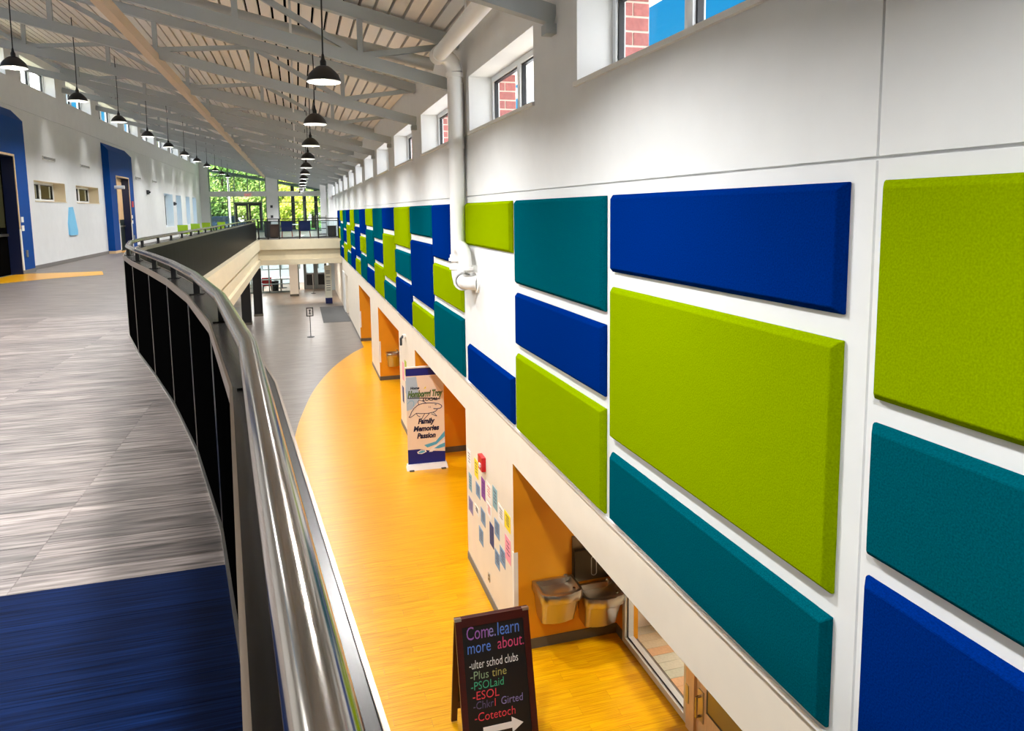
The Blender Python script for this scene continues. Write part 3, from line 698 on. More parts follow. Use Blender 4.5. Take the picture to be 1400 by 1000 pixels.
def chair(x, y, z, m, ml, label, group, rz=0, s=1.0, rounded=False):
    t = thing('lobby_chair', label, 'chair', (x, y, z), group, rz)
    MB().box(-.30 * s, .30 * s, -.28 * s, .28 * s, .38 * s, .48 * s).build('seat', m, t)
    MB().hexa([(-.32 * s, .24 * s, .45 * s), (.32 * s, .24 * s, .45 * s), (.32 * s, .32 * s, .45 * s), (-.32 * s, .32 * s, .45 * s)], [(-.33 * s, .30 * s, 1.0 * s), (.33 * s, .30 * s, 1.0 * s), (.33 * s, .37 * s, 1.0 * s), (-.33 * s, .37 * s, 1.0 * s)]).build('backrest', m, t)
    for sx in (-1, 1):
        for sy in (-1, 1): MB().bar((sx * .27 * s, sy * .24 * s, .38 * s), (sx * .30 * s, sy * .29 * s, 0), .045 * s, .045 * s).build('leg', ml, t)
        MB().box(sx * .33 * s - .03, sx * .33 * s + .03, -.25 * s, .28 * s, .62 * s, .67 * s).build('armrest', ml, t)
for k, (x, y) in enumerate(((-6.25, 45.2), (-6.2, 50.2), (-6.1, 55.0), (-5.35, 57.6))):
    chair(x, y, ZF, M_limeplastic, M_strip, 'lime green lobby chair by the tall left windows, %s from the camera' % ordn(k), 'lime chairs along the left wall', 2.9, .86)
chair(-.62, 45.2, ZF, M_chairblue, M_redwood, 'navy blue lobby chair with wooden legs behind the bridge railing, left one', 'navy chairs behind the railing', math.pi)
chair(.42, 45.2, ZF, M_chairblue, M_redwood, 'navy blue lobby chair with wooden legs behind the bridge railing, right one', 'navy chairs behind the railing', math.pi)
t = thing('lobby_table', 'pale round table behind the navy chairs on the bridge', 'table', (.1, 47.0, ZF))
MB().lathe([(.0, .72), (.62, .72), (.62, .76), (.0, .76)], 24).build('tabletop', M_white, t); MB().lathe([(.04, 0), (.04, .72)], 12).build('pedestal', M_strip, t); MB().lathe([(.3, 0), (.3, .03), (.04, .05)], 16).build('foot', M_strip, t)
for x, y, wd, h, m, lab in ((-1.75, 46.5, .4, .95, M_dark, 'dark grey bin behind the left bay of the bridge railing'), (-1.35, 45.6, .5, .8, mat('brown_cabinet', (66, 40, 26), .5), 'low brown cabinet beside the left navy chair'), (2.0, 45.4, .5, .66, mat('box_dark_brown', (44, 32, 30), .6), 'low dark box at the right end of the bridge')):
    t = thing('lobby_cabinet', lab, 'cabinet', (x, y, ZF)); MB().box(-wd / 2, wd / 2, -.25, .25, .05, h - .04).build('body', m, t); MB().box(-wd / 2 - .02, wd / 2 + .02, -.27, .27, h - .04, h).build('top', m, t); MB().box(-wd / 2 + .04, wd / 2 - .04, -.22, .22, 0, .05).build('plinth', M_blk, t)
t = thing('display_rack', 'grey magazine rack near the right end of the bridge', 'rack', (1.45, 46.6, ZF))
for z in (.1, .45, .8, 1.15): MB().box(-.28, .28, -.2, .2, z, z + .04).build('shelf', M_dark, t)
for x in (-.28, .28): MB().box(x - .02, x + .02, -.2, .2, 0, 1.3).build('upright', M_strip, t)

# ------------------------------------------------------------------ lower lobby: columns, storefront, sign stand
for x, y, lab in ((-2.62, 37.6, 'black column under the walkway, left of the pair'), (-2.22, 40.6, 'black column under the walkway, right of the pair')):
    t = thing('column', lab, 'column', (x, y, ZL), 'black columns under the walkway')
    MB().box(-.22, .22, -.22, .22, .12, 2.56).build('shaft', M_blk, t); MB().box(-.235, .235, -.235, .235, 0, .12).build('base', M_base, t)
t = thing('column', 'cream square column dividing the lower glass storefront', 'column', (-.40, 49.6, ZL))
MB().box(-.27, .27, -.25, .25, .14, 2.56).build('shaft', M_wall2, t); MB().box(-.28, .28, -.26, .26, 0, .14).build('base', M_base, t)
sfm = MB(); YS = 52.0
for x in (-5.6, -4.4, -3.2, -2.05, -1.30, -.62): sfm.box(x - .04, x + .04, YS - .06, YS + .06, ZL, -2.94)
sfm.box(-5.6, -.62, YS - .06, YS + .06, ZL, ZL + .12)
for z in (-4.92, -4.60, -3.9): sfm.box(-5.6, -.62, YS - .05, YS + .05, z, z + .06)
s1 = struct('window_81', sfm, M_mull)
MB().box(-5.6, -.62, YS - .006, YS + .006, ZL + .12, -2.94).build('pane', M_glassd, s1)
d2_ = MB(); YD = 53.6
for x in (-.1, .30, 1.10, 1.86): d2_.box(x - .04, x + .04, YD - .06, YD + .06, ZL, -2.94)
d2_.box(-.1, 1.86, YD - .06, YD + .06, -3.35, -3.25)
dr = struct('door_2', d2_, M_mull)
for x0, x1 in ((.34, 1.06), (1.14, 1.82)):
    lf_ = MB(); lf_.box(x0, x0 + .11, YD - .03, YD + .03, ZL, -3.35); lf_.box(x1 - .11, x1, YD - .03, YD + .03, ZL, -3.35); lf_.box(x0 + .11, x1 - .11, YD - .03, YD + .03, ZL, ZL + .28); lf_.box(x0 + .11, x1 - .11, YD - .03, YD + .03, -4.45, -4.33); lf_.box(x0 + .11, x1 - .11, YD - .03, YD + .03, -3.5, -3.35)
    q = lf_.build('door_leaf', mat('door_grey', (132, 134, 134), .4, .3), dr)
    MB().box(x0 + .11, x1 - .11, YD - .006, YD + .006, ZL + .28, -4.45).build('pane', mat('door_pane_dark', (16, 16, 17), .15), q)
    MB().box(x0 + .11, x1 - .11, YD - .006, YD + .006, -4.33, -3.5).build('pane', M_glassd, q)
vb = MB(); vb.box(XL, XB, 58.9, 59, ZL, -2.94); vb.box(XL, XL + .1, 52, 59, ZL, -2.94); vb.box(2.0, XB, 52.2, 59, ZL, -2.94)
struct('wall_vestibule', vb, mat('vestibule_wall', (214, 226, 232), .6))
wv = MB()
for x in (-5.6, -4.2, -2.8, -1.4, 0, 1.4): wv.box(x - .05, x + .05, 58.78, 58.9, -4.4, -3.1)
struct('window_82', wv, M_mull)
for k, (x, y) in enumerate(((-1.3, 55.2), (-3.2, 55.8))):
    t = thing('cafe_table', 'white %s table behind the lower storefront glass' % ('round' if k == 0 else 'second round'), 'table', (x, y, ZL))
    MB().lathe([(0, .72), (.7, .72), (.7, .76), (0, .76)], 20).build('tabletop', M_white, t); MB().lathe([(.05, 0), (.05, .72)], 10).build('pedestal', M_dark, t); MB().lathe([(.35, 0), (.35, .03), (.05, .05)], 14).build('foot', M_dark, t)
chair(-2.25, 53.3, ZL, mat('chair_red', (190, 40, 40), .5), M_blk, 'red backed chair behind the lower storefront glass', None, math.pi)
t = thing('waste_bin', 'black waste bin standing behind the lower storefront glass', 'bin', (-1.68, 52.6, ZL))
MB().lathe([(.2, 0), (.24, .72), (.0, .72)], 18, capb=True).build('body', M_blk, t, smooth=True); MB().lathe([(.25, .72), (.25, .78), (.12, .82)], 18).build('lid', M_blk, t)
t = thing('stanchion', 'slim grey post standing before the lower glass doors', 'post', (.83, 50.5, ZL))
MB().lathe([(.03, 0), (.03, 1.3)], 10, capt=True).build('pole', M_strip, t); MB().lathe([(.16, 0), (.16, .02), (.03, .03)], 14, capb=True).build('base', M_dark, t)
t = thing('sign_stand', 'slim floor sign stand with small framed notice on the grey lower floor', 'sign', (.34, 32.7, ZL))
MB().lathe([(.16, 0), (.16, .02), (.03, .04)], 18, capb=True).build('base', M_blk, t); MB().lathe([(.016, .03), (.016, .98)], 10).build('pole', M_dark, t)
fr_ = MB(); fr_.box(-.15, .15, -.02, .0, .93, .97); fr_.box(-.15, .15, -.02, 0, 1.28, 1.32); fr_.box(-.15, -.11, -.02, 0, .97, 1.28); fr_.box(.11, .15, -.02, 0, .97, 1.28); fr_.build('frame', M_blk, t)
nq = MB().box(-.11, .11, -.012, -.004, .97, 1.28).build('notice', M_white, t)
ar = MB(); ar.box(-.02, .02, -.018, -.013, 1.02, 1.23); ar.box(-.05, .05, -.018, -.013, 1.19, 1.23); ar.box(-.05, .05, -.018, -.013, 1.02, 1.05); ar.build('symbol', M_dark, nq)
t = thing('donor_panel', 'narrow white panel with dark lines of text and navy base at the far right', 'sign', (1.62, 44.6, ZL))
MB().box(-.2, .2, -.12, .12, 0, .35).build('base', mat('panel_navy', (14, 30, 96), .5), t); MB().box(-.2, .2, -.12, .12, .35, 2.3).build('panel', mat('panel_ivory', (236, 236, 222), .5), t)
for z in (1.95, 1.83, 1.6, 1.35, 1.22, 1.08, .93, .8): MB().box(-.12, .12, -.126, -.12, z, z + .05).build('text_line', mat('panel_text', (130, 138, 136), .6), t)
tag(MB().box(XQ - .04, XQ - .002, 40.2, 42.0, ZL, -3.3).build('door_3', M_white), kind='structure')

# ------------------------------------------------------------------ alcove fittings
def fountain(x, y, z, label, w=.5, dp=.46, h=.44, lean=.10):
    """wall-hung stainless bubbler; y is the wall it hangs on, it projects towards -Y"""
    t = thing('drinking_fountain', label, 'fountain', (x, y, z), 'stainless drinking fountains')
    def rr(wd, d, zz, cut):
        r = [(-wd / 2, 0, zz)]
        for k in range(7):
            a = k * math.pi / 12; r.append((-wd / 2 + cut * (1 - math.cos(a)), -d + cut * .8 * (1 - math.sin(a)) + .03, zz))
        r += [(-wd * .18, -d + .006, zz), (0, -d, zz), (wd * .18, -d + .006, zz)]
        for k in range(6, -1, -1):
            a = k * math.pi / 12; r.append((wd / 2 - cut * (1 - math.cos(a)), -d + cut * .8 * (1 - math.sin(a)) + .03, zz))
        return r + [(wd / 2, 0, zz)]
    def skin(nm, rings, m, cap0=True, cap1=True):
        n = len(rings[0]); vs = [v for g_ in rings for v in g_]
        fs = [(i + k * n, (i + 1) % n + k * n, (i + 1) % n + (k + 1) * n, i + (k + 1) * n) for k in range(len(rings) - 1) for i in range(n)]
        if cap0: fs.append(tuple(reversed(range(n))))
        if cap1: fs.append(tuple(range((len(rings) - 1) * n, len(rings) * n)))
        me = MB().add(vs, fs).mesh(nm, m); bm = bmesh.new(); bm.from_mesh(me); bmesh.ops.recalc_face_normals(bm, faces=bm.faces); bm.to_mesh(me); bm.free()
        me.polygons.foreach_set('use_smooth', [True] * len(me.polygons)); me.set_sharp_from_angle(angle=math.radians(40)); return place(nm, me, t)
    skin('body', [rr(w * .78, dp * .58, 0, .06), rr(w * .90, dp * .84, h - .12, .09)], M_ss)
    def inner(f, q, zz): return [(px * f, -.045 + py * q, zz) for px, py, _ in rr(w, dp, 0, .13)]
    skin('basin', [rr(w * .97, dp * .95, h - .13, .12), rr(w, dp, h - .10, .13), rr(w, dp, h - .015, .13), rr(w * .98, dp * .985, h, .13), inner(.86, .80, h), inner(.80, .74, h - .03), inner(.55, .55, h - .075)], M_ss)
    MB().tube([(w * .30, -.08, h - .02), (w * .30, -.08, h + .05), (w * .22, -.12, h + .07)], .013, 10).build('spout', M_ss, t, smooth=True)
    MB().tube([(w * .28, -dp + .10, h), (w * .28, -dp + .10, h + .03)], .018, 10).build('push_button', M_rail, t, smooth=True)
    MB().lathe([(.03, h - .083), (.0, h - .08)], 12, c=(0, -dp * .45, 0)).build('drain', M_ssd, t)
    return t
YA = 8.06
fountain(2.86, YA - .02, -5.05, 'stainless drinking fountain in the near alcove, higher left one', .54, .46, .46)
fountain(3.43, YA - .02, -5.20, 'stainless drinking fountain in the near alcove, lower right one', .54, .46, .46)
t = thing('bottle_filler', 'dark stainless bottle filler panel above the lower right drinking fountain', 'dispenser', (3.40, YA - .004, -4.655))
MB().box(-.27, .25, -.02, 0, -.04, .56).build('back_panel', M_ssd, t); MB().box(-.25, .25, -.07, -.02, -.02, .38).build('front_panel', mat('filler_brown', (70, 60, 42), .3, .7), t)
MB().box(-.10, .25, -.05, -.02, .40, .58).build('recess', M_blk, t)
lg = MB()
for i in range(20):
    a0 = i / 20 * 2 * math.pi; a1 = (i + 1) / 20 * 2 * math.pi
    P = lambda a: (-.0 + .035 * math.cos(a), -.073, .16 + (.09 if math.sin(a) > 0 else -.09) + .035 * math.sin(a))
    lg.bar(P(a0), P(a1), .008, .008)
lg.build('oval_outline', M_strip, t); MB().box(.05, .15, -.055, -.048, .47, .49).build('display', mat('display_blue', (170, 215, 255), .4, emit=1.0), t)
fountain(2.80, 23.3 - .01, -5.02, 'stainless drinking fountain in the alcove beyond the banner, half hidden by the wall', .46, .44, .46)

# near alcove window and door
wfm = MB(); ya, yb = 6.26, 7.84
wfm.box(XB - .02, XB + .10, ya, yb, ZL + .02, ZL + .10); wfm.box(XB - .02, XB + .10, yb - .08, yb, ZL + .10, -3.4); wfm.box(XB - .02, XB + .10, ya, ya + .06, ZL + .10, -3.4); wfm.box(XB - .02, XB + .1, ya, yb, -3.46, -3.4)
wo = struct('window_83', wfm, mat('alcove_frame', (214, 214, 210), .35, .2))
gq = MB(); e = .014
gq.box(XB + .012, XB + .022, ya + .06, yb - .08, ZL + .10, ZL + .10 + e); gq.box(XB + .012, XB + .022, yb - .08 - e, yb - .08, ZL + .114, -3.46); gq.build('gasket', M_gasket, wo)
MB().box(XB + .02, XB + .03, ya + .06, yb - .08, ZL + .13, -3.46).build('pane', M_glass, wo)
dj = MB(); dj.box(XB - .03, XB + .1, 6.10, 6.26, ZL, -3.3); dj.box(XB - .03, XB + .1, 4.9, 5.02, ZL, -3.3)
d4 = struct('door_4', dj, M_doorwood)
lf_ = MB().box(XB + .0, XB + .05, 5.02, 6.10, ZL + .01, -3.34).build('door_leaf', M_doorwood, d4)
MB().box(XB - .008, XB, 5.25, 5.90, -5.10, -3.6).build('lite_frame', M_gasket, lf_); MB().box(XB - .012, XB - .008, 5.29, 5.865, -5.065, -3.63).build('lite', mat('lite_olive', (150, 124, 60), .2), lf_)
hd = MB().tube([(XB, 6.0, -4.98), (XB - .06, 6.0, -4.98), (XB - .06, 6.0, -5.2), (XB, 6.0, -5.2)], .016, 10).build('pull_handle', M_rail, lf_, smooth=True)
MB().box(XB - .012, XB, 5.955, 6.045, -5.26, -4.92).build('handle_plate', M_ss, lf_)
MB().box(XB - .04, XB - .028, 6.20, 6.25, -5.2, -5.0).build('hinge', M_strip, d4)
rf = MB(); rf.box(XB + .2, 9.0, 2.2, 12.0, ZL - .02, ZL - .008); froom = struct('floor_classroom', rf, M_tile[3])
cm = [MB().box(.002, .448, .002, .148, -.008, 0).mesh('carpet_tile', m) for m in M_tile]
for i in range(7):
    for j in range(34): place('carpet_tile', cm[(i * 7 + j * 3 + (i * j) % 5 + (j * j) % 3) % 4], froom, (XB + .2 + i * .45, 4.0 + j * .15, ZL))
rw = MB(); rw.box(9.0, 9.1, 2.0, 12, ZL, -3.0); rw.box(XB + .2, 9, 11.9, 12, ZL, -3); rw.box(XB + .2, 9, 2.1, 2.2, ZL, -3); rw.box(XB + .2, 9, 2.2, 12, -3.06, -3); rw.box(XB + .22, XB + .5, 8.06, 11.9, ZL, -3.06)
struct('wall_room', rw, M_wall2)
t = thing('column', 'white square column on the carpet behind the alcove window', 'column', (4.75, 7.7, ZL)); MB().box(-.2, .2, -.2, .2, .08, 2.44).build('shaft', M_white, t); MB().box(-.21, .21, -.21, .21, 0, .08).build('base', M_blk, t)

# things fixed to the lower wall
pp = [('white', 10.54, 10.32, -3.66, -3.93), ('yellow', 10.075, 9.85, -3.66, -3.93), ('teal', 10.47, 10.28, -4.02, -4.29), ('blue', 10.01, 9.756, -4.0, -4.2), ('purple', 9.665, 9.45, -3.8, -4.1), ('white', 9.394, 9.106, -3.76, -4.01), ('teal', 9.033, 8.803, -3.69, -3.99),
      ('mauve', 10.508, 10.232, -4.42, -4.64), ('white', 10.118, 9.85, -4.38, -4.50), ('blue', 9.729, 9.469, -4.28, -4.50), ('white', 9.373, 9.12, -4.05, -4.24), ('white', 8.759, 8.487, -3.83, -4.05), ('yellow', 8.454, 8.186, -3.80, -4.02), ('blue', 8.961, 8.714, -4.12, -4.35), ('navy', 9.228, 9.012, -4.29, -4.61), ('blue', 9.862, 9.613, -4.62, -4.86), ('pink', 8.444, 8.193, -4.12, -4.44), ('blue', 8.965, 8.725, -4.55, -4.78), ('blue', 8.704, 8.449, -4.39, -4.62)]
plab = ['white sheet highest at the far edge of the paper cluster', 'yellow sheet high at the far side beneath and beyond the red alarm', 'grey teal sheet at the far edge under the top white sheet', 'grey blue sheet directly under the far yellow sheet', 'purple sheet just below the red alarm', 'white sheet with red lettering beside the purple sheet', 'grey teal sheet near the top between two white sheets',
        'mauve sheet low at the far edge of the cluster', 'small white sheet right of the mauve sheet', 'grey blue sheet below the purple sheet', 'white sheet below the red lettered sheet', 'white dotted sheet left of the near yellow sheet', 'yellow sheet at the near edge above the pink sheet', 'grey blue sheet below the white dotted sheet', 'navy sheet in the middle of the lower row', 'grey blue sheet alone at the lower far side', 'pink sheet at the near edge under the yellow sheet', 'grey blue sheet lowest of the whole cluster', 'grey blue sheet left of the pink sheet']
for (c, y1, y0, z1, z0), lab in zip(pp, plab):
    o = MB().box(XQ - .004, XQ, y0, y1, z0, z1).build('paper_sheet', PAPER[c]); tag(o, lab, 'paper', 'papers taped to the lower wall')
    cl = {'white': M_red if 'red' in lab else M_dark}.get(c, M_dnavy)
    ln = MB(); nn = 4
    for i in range(nn):
        zz = z1 - (z1 - z0) * (.22 + .16 * i); ln.box(XQ - .0055, XQ - .004, y0 + (y1 - y0) * .2, y0 + (y1 - y0) * (.75 - .1 * (i % 2)), zz, zz + .012)
    ln.build('print', cl, o)
for i, (c, y1, y0, z1, z0, lab) in enumerate((('green', 17.35, 17.05, -3.62, -4.0, 'green yellow sheet on the wall left of the banner, top'), ('pink', 17.8, 17.5, -3.75, -4.2, 'pink sheet on the wall left of the banner, far edge'), ('blue', 17.3, 17.05, -4.15, -4.45, 'grey blue sheet on the wall left of the banner, below the green one'), ('navy', 17.9, 17.65, -4.4, -4.8, 'dark sheet lowest on the wall left of the banner'))):
    tag(MB().box(XQ - .004, XQ, y0, y1, z0, z1).build('paper_sheet', PAPER[c]), lab, 'paper', 'papers left of the banner')
t = thing('fire_alarm', 'red fire alarm strobe on the lower wall above the papers', 'alarm', (XQ, 9.5, -3.54))
MB().box(-.06, 0, -.11, .11, -.10, .10).build('housing', M_red, t); MB().box(-.075, -.06, -.05, .02, -.05, .0).build('strobe', M_white, t)
t = thing('wall_outlet', 'small grey outlet low on the wall under the papers', 'outlet', (XQ, 9.3, -5.15)); MB().box(-.01, 0, -.04, .04, -.06, .06).build('plate', M_strip, t); MB().box(-.013, -.01, -.02, .02, .01, .04).build('socket', M_dark, t); MB().box(-.013, -.01, -.02, .02, -.04, -.01).build('socket', M_dark, t)
t = thing('wall_camera', 'small dark camera on the wall above the banner', 'wall device', (XQ, 17.07, -2.98)); MB().box(-.06, 0, -.06, .06, -.03, .03).build('mount', M_white, t); MB().tube([(-.06, 0, 0), (-.12, -.05, -.06), (-.12, -.05, -.22)], .03, 10).build('body', M_dark, t, smooth=True)

# ------------------------------------------------------------------ roll-up banner
BW, BH = .80, 2.23
t = thing('banner_stand', 'roll-up banner stand with a shark drawing standing before an alcove', 'banner', (2.44, 14.86, ZL), rz=math.radians(-3))
MB().hexa([(-.44, -.14, 0), (.44, -.14, 0), (.44, .14, 0), (-.44, .14, 0)], [(-.42, -.08, .10), (.42, -.08, .10), (.42, .08, .10), (-.42, .08, .10)]).build('base', M_white, t)
for sx in (-1, 1): MB().box(sx * .34 - .05, sx * .34 + .05, -.2, .2, 0, .015).build('foot', M_dark, t)
bn = MB().box(-BW / 2, BW / 2, -.004, .004, .10, BH - .03).build('banner_sheet', M_banner, t)
MB().box(-BW / 2 - .01, BW / 2 + .01, -.015, .015, BH - .03, BH).build('top_rail', M_white, t)
MB().tube([(0, .06, .1), (0, .02, BH - .03)], .01, 8).build('support_pole', M_strip, t)
yb_ = -.0055
MB().box(-BW / 2, BW / 2, yb_, -.004, BH - .20, BH - .04).build('top_band', M_bnavy, bn)
def flat(poly, m, nm, y=yb_): return MB().prism(poly, y, -.0042, 'y').build(nm, m, bn)
flat([(-BW / 2, BH - .22), (-BW / 2, BH - .95), (-.28, BH - .92), (-.12, BH - .72), (-.18, BH - .22)], M_bpale, 'print_patch')
flat([(.08, BH - .22), (.4, BH - .22), (.4, BH - .62)], mat('banner_beige', (214, 194, 170), .7), 'print_patch')
flat([(-BW / 2, .10), (BW / 2, .10), (BW / 2, .33), (.1, .36), (-.15, .42), (-BW / 2, .42)], M_bnavy, 'wave_band')
R90 = (math.pi / 2, 0, 0)
M_lnavy, M_lgreen = mat('banner_logo_navy', (16, 26, 50), .6), mat('banner_green', (118, 168, 84), .6)
flat([(-.37, BH - .675), (.0, BH - .685), (.33, BH - .725), (.31, BH - .745), (-.02, BH - .705), (-.37, BH - .69)], M_lnavy, 'logo_underline', -.006)
lettering('Homborrri Troy', .19, M_lnavy, bn, (-.01, -.0075, BH - .66), R90, .28, sx=.56, offset=.010, name='logo_outline')
lettering('Homborrri Troy', .19, M_lgreen, bn, (-.01, -.0105, BH - .66), R90, .28, sx=.56, offset=-.001, name='logo_lettering')
lettering('LOCAL', .085, M_lnavy, bn, (.10, -.0075, BH - .755), R90, .25, sx=1.2, offset=.003)
lettering('Home', .075, M_lnavy, bn, (-.22, -.0075, BH - .49), R90, .25, offset=.003)
flat([(-.03, BH - .49), (.02, BH - .44), (.02, BH - .49)], PAPER['yellow'], 'logo_spark')
for i, (tx, z) in enumerate((('Family', .98), ('Memories', .82), ('Passion', .66))):
    lettering(tx, .155, mat('banner_ink', (14, 22, 66), .6), bn, (0, -.0065, z), R90, .22, sx=.86, offset=.007)
def line(pts, wd=.012, m=None, nm='shark_line', y=-.0075):
    lm_ = MB()
    for a, b_ in zip(pts, pts[1:]):
        lm_.bar((a[0], y, a[1]), (b_[0], y, b_[1]), wd, .002, (0, 1, 0))
    return lm_.build(nm, m or mat('banner_line', (34, 44, 96), .6), bn)
sh0 = (-.0, 1.33)
def S(pts): return [(sh0[0] + u, sh0[1] + v) for u, v in pts]
line(S([(-.33, -.16), (-.30, -.08), (-.24, .0), (-.16, .06), (-.06, .09), (.06, .095), (.18, .085), (.28, .06), (.345, .02), (.35, -.01), (.32, -.04), (.25, -.05), (.17, -.04)]), .014)
line(S([(-.14, .065), (-.16, .13), (-.13, .17), (-.05, .14), (.02, .095)]), .012)
line(S([(.25, -.05), (.24, -.085), (.16, -.12), (.05, -.135), (-.08, -.13), (-.2, -.115)]), .012)
line(S([(-.33, -.16), (-.36, -.19), (-.33, -.20), (-.27, -.165), (-.2, -.115), (-.17, -.17), (-.12, -.20)]), .012)
line(S([(-.02, -.14), (-.06, -.20), (-.10, -.27), (-.06, -.31), (-.04, -.26), (.03, -.19), (.08, -.14)]), .012)
line(S([(.16, -.12), (.21, -.17), (.24, -.21), (.19, -.19), (.12, -.15)]), .010)
line(S([(.20, .045), (.225, .05), (.235, .04)]), .012); line(S([(.10, .02), (.11, -.02)]), .006); line(S([(.07, .02), (.08, -.02)]), .006)
line(S([(-.38, .10), (-.33, .16), (-.27, .17), (-.24, .12), (-.26, .04)]), .008, M_bwave)
flat([(-.05, .50), (.20, .56), (.40, .78), (.40, .66), (.22, .50), (.02, .44)], M_bwave, 'wave')
flat([(.10, .42), (.28, .52), (.40, .60), (.40, .48), (.24, .42), (.12, .34), (.05, .34)], M_white, 'wave', -.006)
flat([(.16, .41), (.28, .48), (.40, .52), (.40, .43), (.26, .40)], M_bwave, 'wave', -.0065)
flat([(-.20, .36), (-.12, .40), (-.02, .39), (.0, .35), (-.10, .31), (-.19, .32)], M_white, 'drop', -.006)
flat([(-.18, .355), (-.11, .385), (-.04, .38), (-.03, .355), (-.10, .325), (-.17, .33)], M_bwave, 'drop', -.0065)

# ------------------------------------------------------------------ A-frame chalkboard
HB = 1.36; W2 = .39; topY, frontY, backY = 6.76, 6.40, 7.06
t = thing('chalkboard_sign', 'mahogany framed A-frame chalkboard with coloured chalk writing on the yellow floor', 'sign', (1.735, topY, ZL))
ang = math.atan2(topY - frontY, HB); Ln = HB / math.cos(ang)
def leaf(nm, a):
    e_ = bpy.data.objects.new(nm, None); COL.objects.link(e_); e_.parent = t; e_.location = (0, 0, HB); e_.rotation_euler.x = a; e_.empty_display_size = .1; return e_
fp = leaf('front_leaf', -ang)      # local z runs down the leaf (negative), y forward
st_ = MB(); st_.box(-W2, -W2 + .065, -.03, 0, -Ln, 0); st_.box(W2 - .065, W2, -.03, 0, -Ln, 0); st_.box(-W2 + .065, W2 - .065, -.03, 0, -.085, 0); st_.box(-W2 + .065, W2 - .065, -.03, 0, -Ln + .10, -Ln + .19); st_.build('frame', M_mahog, fp)
MB().box(-W2 + .065, W2 - .065, -.018, -.008, -Ln + .19, -.085).build('board', M_slate, fp)
for sx in (-1, 1): MB().box(sx * (W2 - .03) - .035, sx * (W2 - .03) + .035, -.034, .02, -.02, .008).build('hinge', M_strip, fp)
bk = leaf('back_leaf', math.atan2(backY - topY, HB))
st_ = MB(); st_.box(-W2, -W2 + .065, 0, .03, -Ln + .03, 0); st_.box(W2 - .065, W2, 0, .03, -Ln + .03, 0); st_.box(-W2 + .065, W2 - .065, 0, .03, -.085, 0); st_.box(-W2 + .065, W2 - .065, 0, .03, -Ln + .2, -Ln + .29); st_.build('frame', M_mahog, bk)
MB().box(-W2 + .065, W2 - .065, .008, .018, -Ln + .29, -.085).build('board', M_slate, bk)
CH = dict(w=mat('chalk_white', (236, 236, 236), .9), p=mat('chalk_purple', (150, 96, 176), .9), b=mat('chalk_blue', (92, 132, 220), .9), r=mat('chalk_red', (222, 66, 78), .9), m=mat('chalk_magenta', (206, 74, 120), .9), g=mat('chalk_green', (70, 176, 136), .9), s=mat('chalk_sage', (150, 176, 140), .9), y=mat('chalk_olive', (176, 170, 96), .9), v=mat('chalk_violet', (140, 130, 190), .9), d=mat('chalk_dim', (96, 84, 120), .9))
rowz = [-.219, -.352, -.50, -.604, -.70, -.797, -.886, -1.0]
rows_ = [[('Com', 'p', -.29), ('e. ', 'v', -.055), ('learn', 'b', .035)], [('more', 'b', -.29), ('about.', 'm', .03)], [('-ulter schod clubs', 'w', -.28)], [('-Plus', 's', -.28), ('tine', 'y', -.05)], [('-PSOLaid', 'g', -.28)], [('-ESOL', 'r', -.27)], [('-Chkr', 'd', -.27), ('I', 'r', -.05), ('Girted', 'v', .02)], [('-Cotetoch', 'r', -.265)]]
szs = [.185, .165, .12, .115, .11, .115, .105, .115]; sxs = [.66, .70, .60, .9, .85, .95, .85, .9]
for ri, (z, row) in enumerate(zip(rowz, rows_)):
    for tx, c, x in row:
        lettering(tx, szs[ri], CH[c], fp, (x, -.0195, z), R90, .08, 'LEFT', sxs[ri], offset=-.001)
aw = MB(); zz = -1.095
aw.hexa([(-.18, -.021, zz - .03), (.12, -.021, zz - .03), (.12, -.021, zz + .03), (-.18, -.021, zz + .03)], [(-.18, -.019, zz - .03), (.12, -.019, zz - .03), (.12, -.019, zz + .03), (-.18, -.019, zz + .03)])
aw.hexa([(.12, -.021, zz - .075), (.24, -.021, zz), (.12, -.021, zz + .075)], [(.12, -.019, zz - .075), (.24, -.019, zz), (.12, -.019, zz + .075)])
aw.build('arrow', CH['w'], fp)

# ------------------------------------------------------------------ outside: lawn, posts, canopy, trees, car
struct('ground', MB().box(-60, 60, YG + .4, 140, ZF - .4, ZF - .15), M_grass)
for k, x in enumerate((-.28, .62, 1.52)):
    tag(MB().box(x - .14, x + .14, YG + 1.2, YG + 1.5, ZF - .15, 2.3).build('canopy_post', mat('canopy_dark', (44, 56, 68), .5)), 'dark steel post outside the far glass wall, %s from left' % ordn(k), 'post', 'dark posts outside the glass')
struct('trim_canopy', MB().hexa([(-8, YG + .6, 3.55), (3, YG + .6, 1.55), (3, YG + 2.6, 1.55), (-8, YG + 2.6, 3.55)][:4], [(-8, YG + .6, 3.75), (3, YG + .6, 1.75), (3, YG + 2.6, 1.75), (-8, YG + 2.6, 3.75)]), mat('canopy_grey', (120, 138, 146), .5))
tag(MB().lathe([(.09, 0), (.07, 5.0)], 10, c=(-5.5, YG + 6, ZF - .15), capt=True).build('light_pole', M_white), 'white light pole outside the left end of the glass wall', 'pole')
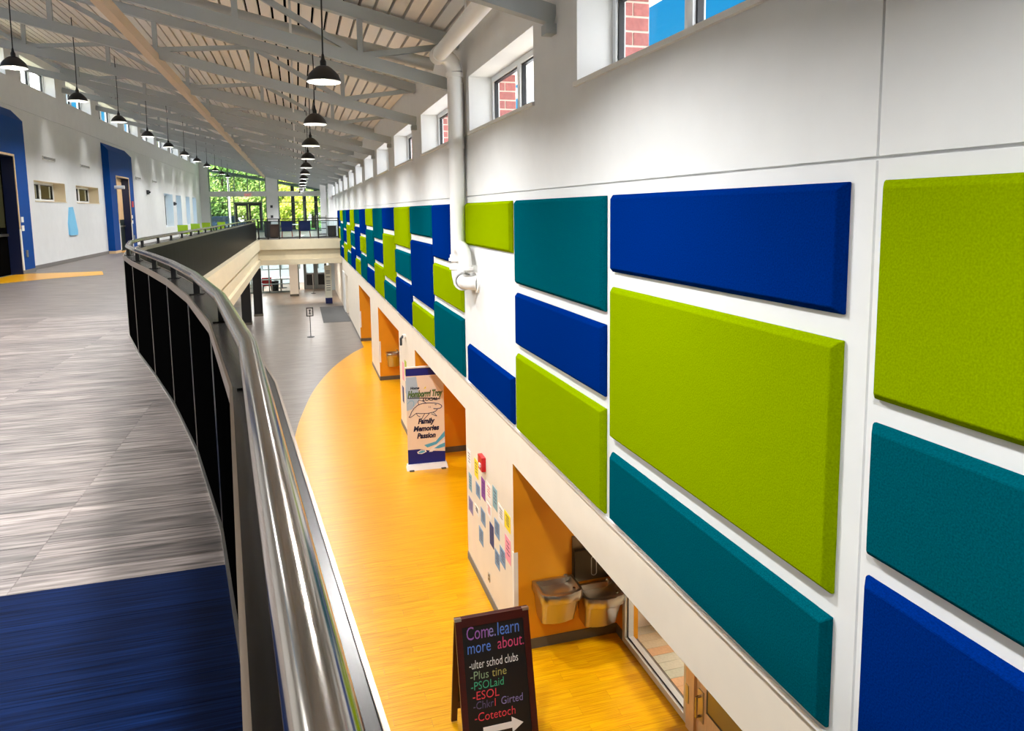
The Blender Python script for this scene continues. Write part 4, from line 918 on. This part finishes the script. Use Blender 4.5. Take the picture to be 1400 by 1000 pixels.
def tree(x, y, h, r, m, label, n=2600, zc=.62):
    t = thing('tree', label, 'tree', (x, y, ZF - .15), 'trees beyond the glass wall'); R_ = random.Random(int(x * 31 + y))
    tk = MB().tube([(0, 0, 0), (.1, 0, h * .3), (-.05, .1, h * .75)], [.22, .16, .05], 9)
    for i in range(6):
        a = R_.random() * 6.28; z = h * (.25 + .07 * i); tk.tube([(0, 0, z), (math.cos(a) * r * .6, math.sin(a) * r * .6, z + h * .2)], [.07, .02], 6)
    tk.build('trunk', M_bark, t)
    cl = [(R_.gauss(0, .42) * r, R_.gauss(0, .42) * r, h * (zc + R_.gauss(0, .20))) for _ in range(26)]
    lv = MB()
    for i in range(n):
        c = R_.choice(cl); p = Vector((c[0] + R_.gauss(0, .19) * r, c[1] + R_.gauss(0, .19) * r, max(.1, c[2] + R_.gauss(0, .16) * r)))
        a = Vector((R_.gauss(0, 1), R_.gauss(0, 1), R_.gauss(0, 1))).normalized(); b_ = a.orthogonal().normalized(); s_ = R_.uniform(.10, .22)
        a2 = a.cross(b_)
        lv.add([p - b_ * s_, p + a2 * s_ * .45, p + b_ * s_, p - a2 * s_ * .45], [(0, 1, 2, 3)])
    tag(lv.build('foliage', m, t), kind='stuff')
TR = [(-9.5, 70, 8.5, 3.2, 0, 'mid green tree outside, behind the left edge of the glass wall', .55), (-6.6, 73, 9.5, 3.0, 2, 'dark green tree outside left of the glass doors', .5), (-4.0, 78, 10, 3.4, 1, 'light green tree outside behind the glass doors', .5), (-1.6, 74, 8.5, 3.0, 0, 'mid green tree outside behind the white pillar', .5), (-.4, 70, 5.2, 2.0, 3, 'yellow green shrub like tree outside right of the white pillar', .42), (1.6, 79, 8, 3.2, 1, 'light green tree outside between the dark posts', .5), (4.6, 76, 7, 3.0, 2, 'dark green tree outside at the right end of the glass wall', .5),
      (-4.6, 71.5, 4.2, 2.0, 1, 'low light green bush outside right behind the glass doors', .40), (-2.6, 70.5, 4.0, 1.8, 0, 'low mid green bush outside beside the white pillar', .40), (-7.6, 71, 4.4, 2.0, 2, 'low dark green bush outside at the left end of the glass', .40),
      (-12.5, 82, 12, 4, 1, 'tall light green tree outside farthest left', .55), (-8.0, 86, 12, 4, 3, 'tall yellow green tree at the back, left', .55), (-2.5, 90, 12.5, 4.2, 0, 'tall mid green tree at the back, centre', .5), (3.5, 92, 11, 4.2, 0, 'tall mid green tree at the back, right', .5)]
for a in TR: tree(a[0], a[1], a[2], a[3], M_leafs[a[4]], a[5], zc=a[6], n=3600)
t = thing('parked_car', 'dark blue car parked outside beyond the left glass', 'car', (-6.2, 69, ZF - .15), rz=.2)
MB().prism([(-2.1, .35), (2.1, .35), (2.15, .75), (1.3, .85), (.7, 1.4), (-1.0, 1.4), (-1.7, .9), (-2.1, .8)], -.85, .85, 'y').build('body', mat('car_blue', (40, 60, 84), .25, .3, coat=.6), t)
MB().prism([(1.12, .9), (.66, 1.33), (-.94, 1.33), (-1.45, .92)], -.86, .86, 'y').build('windows', mat('car_glass', (30, 40, 48), .1), t)
for x in (-1.3, 1.3):
    for y in (-.78, .78): MB().tube([(x, y - .1, .33), (x, y + .1, .33)], .33, 16).build('wheel', M_blk, t)
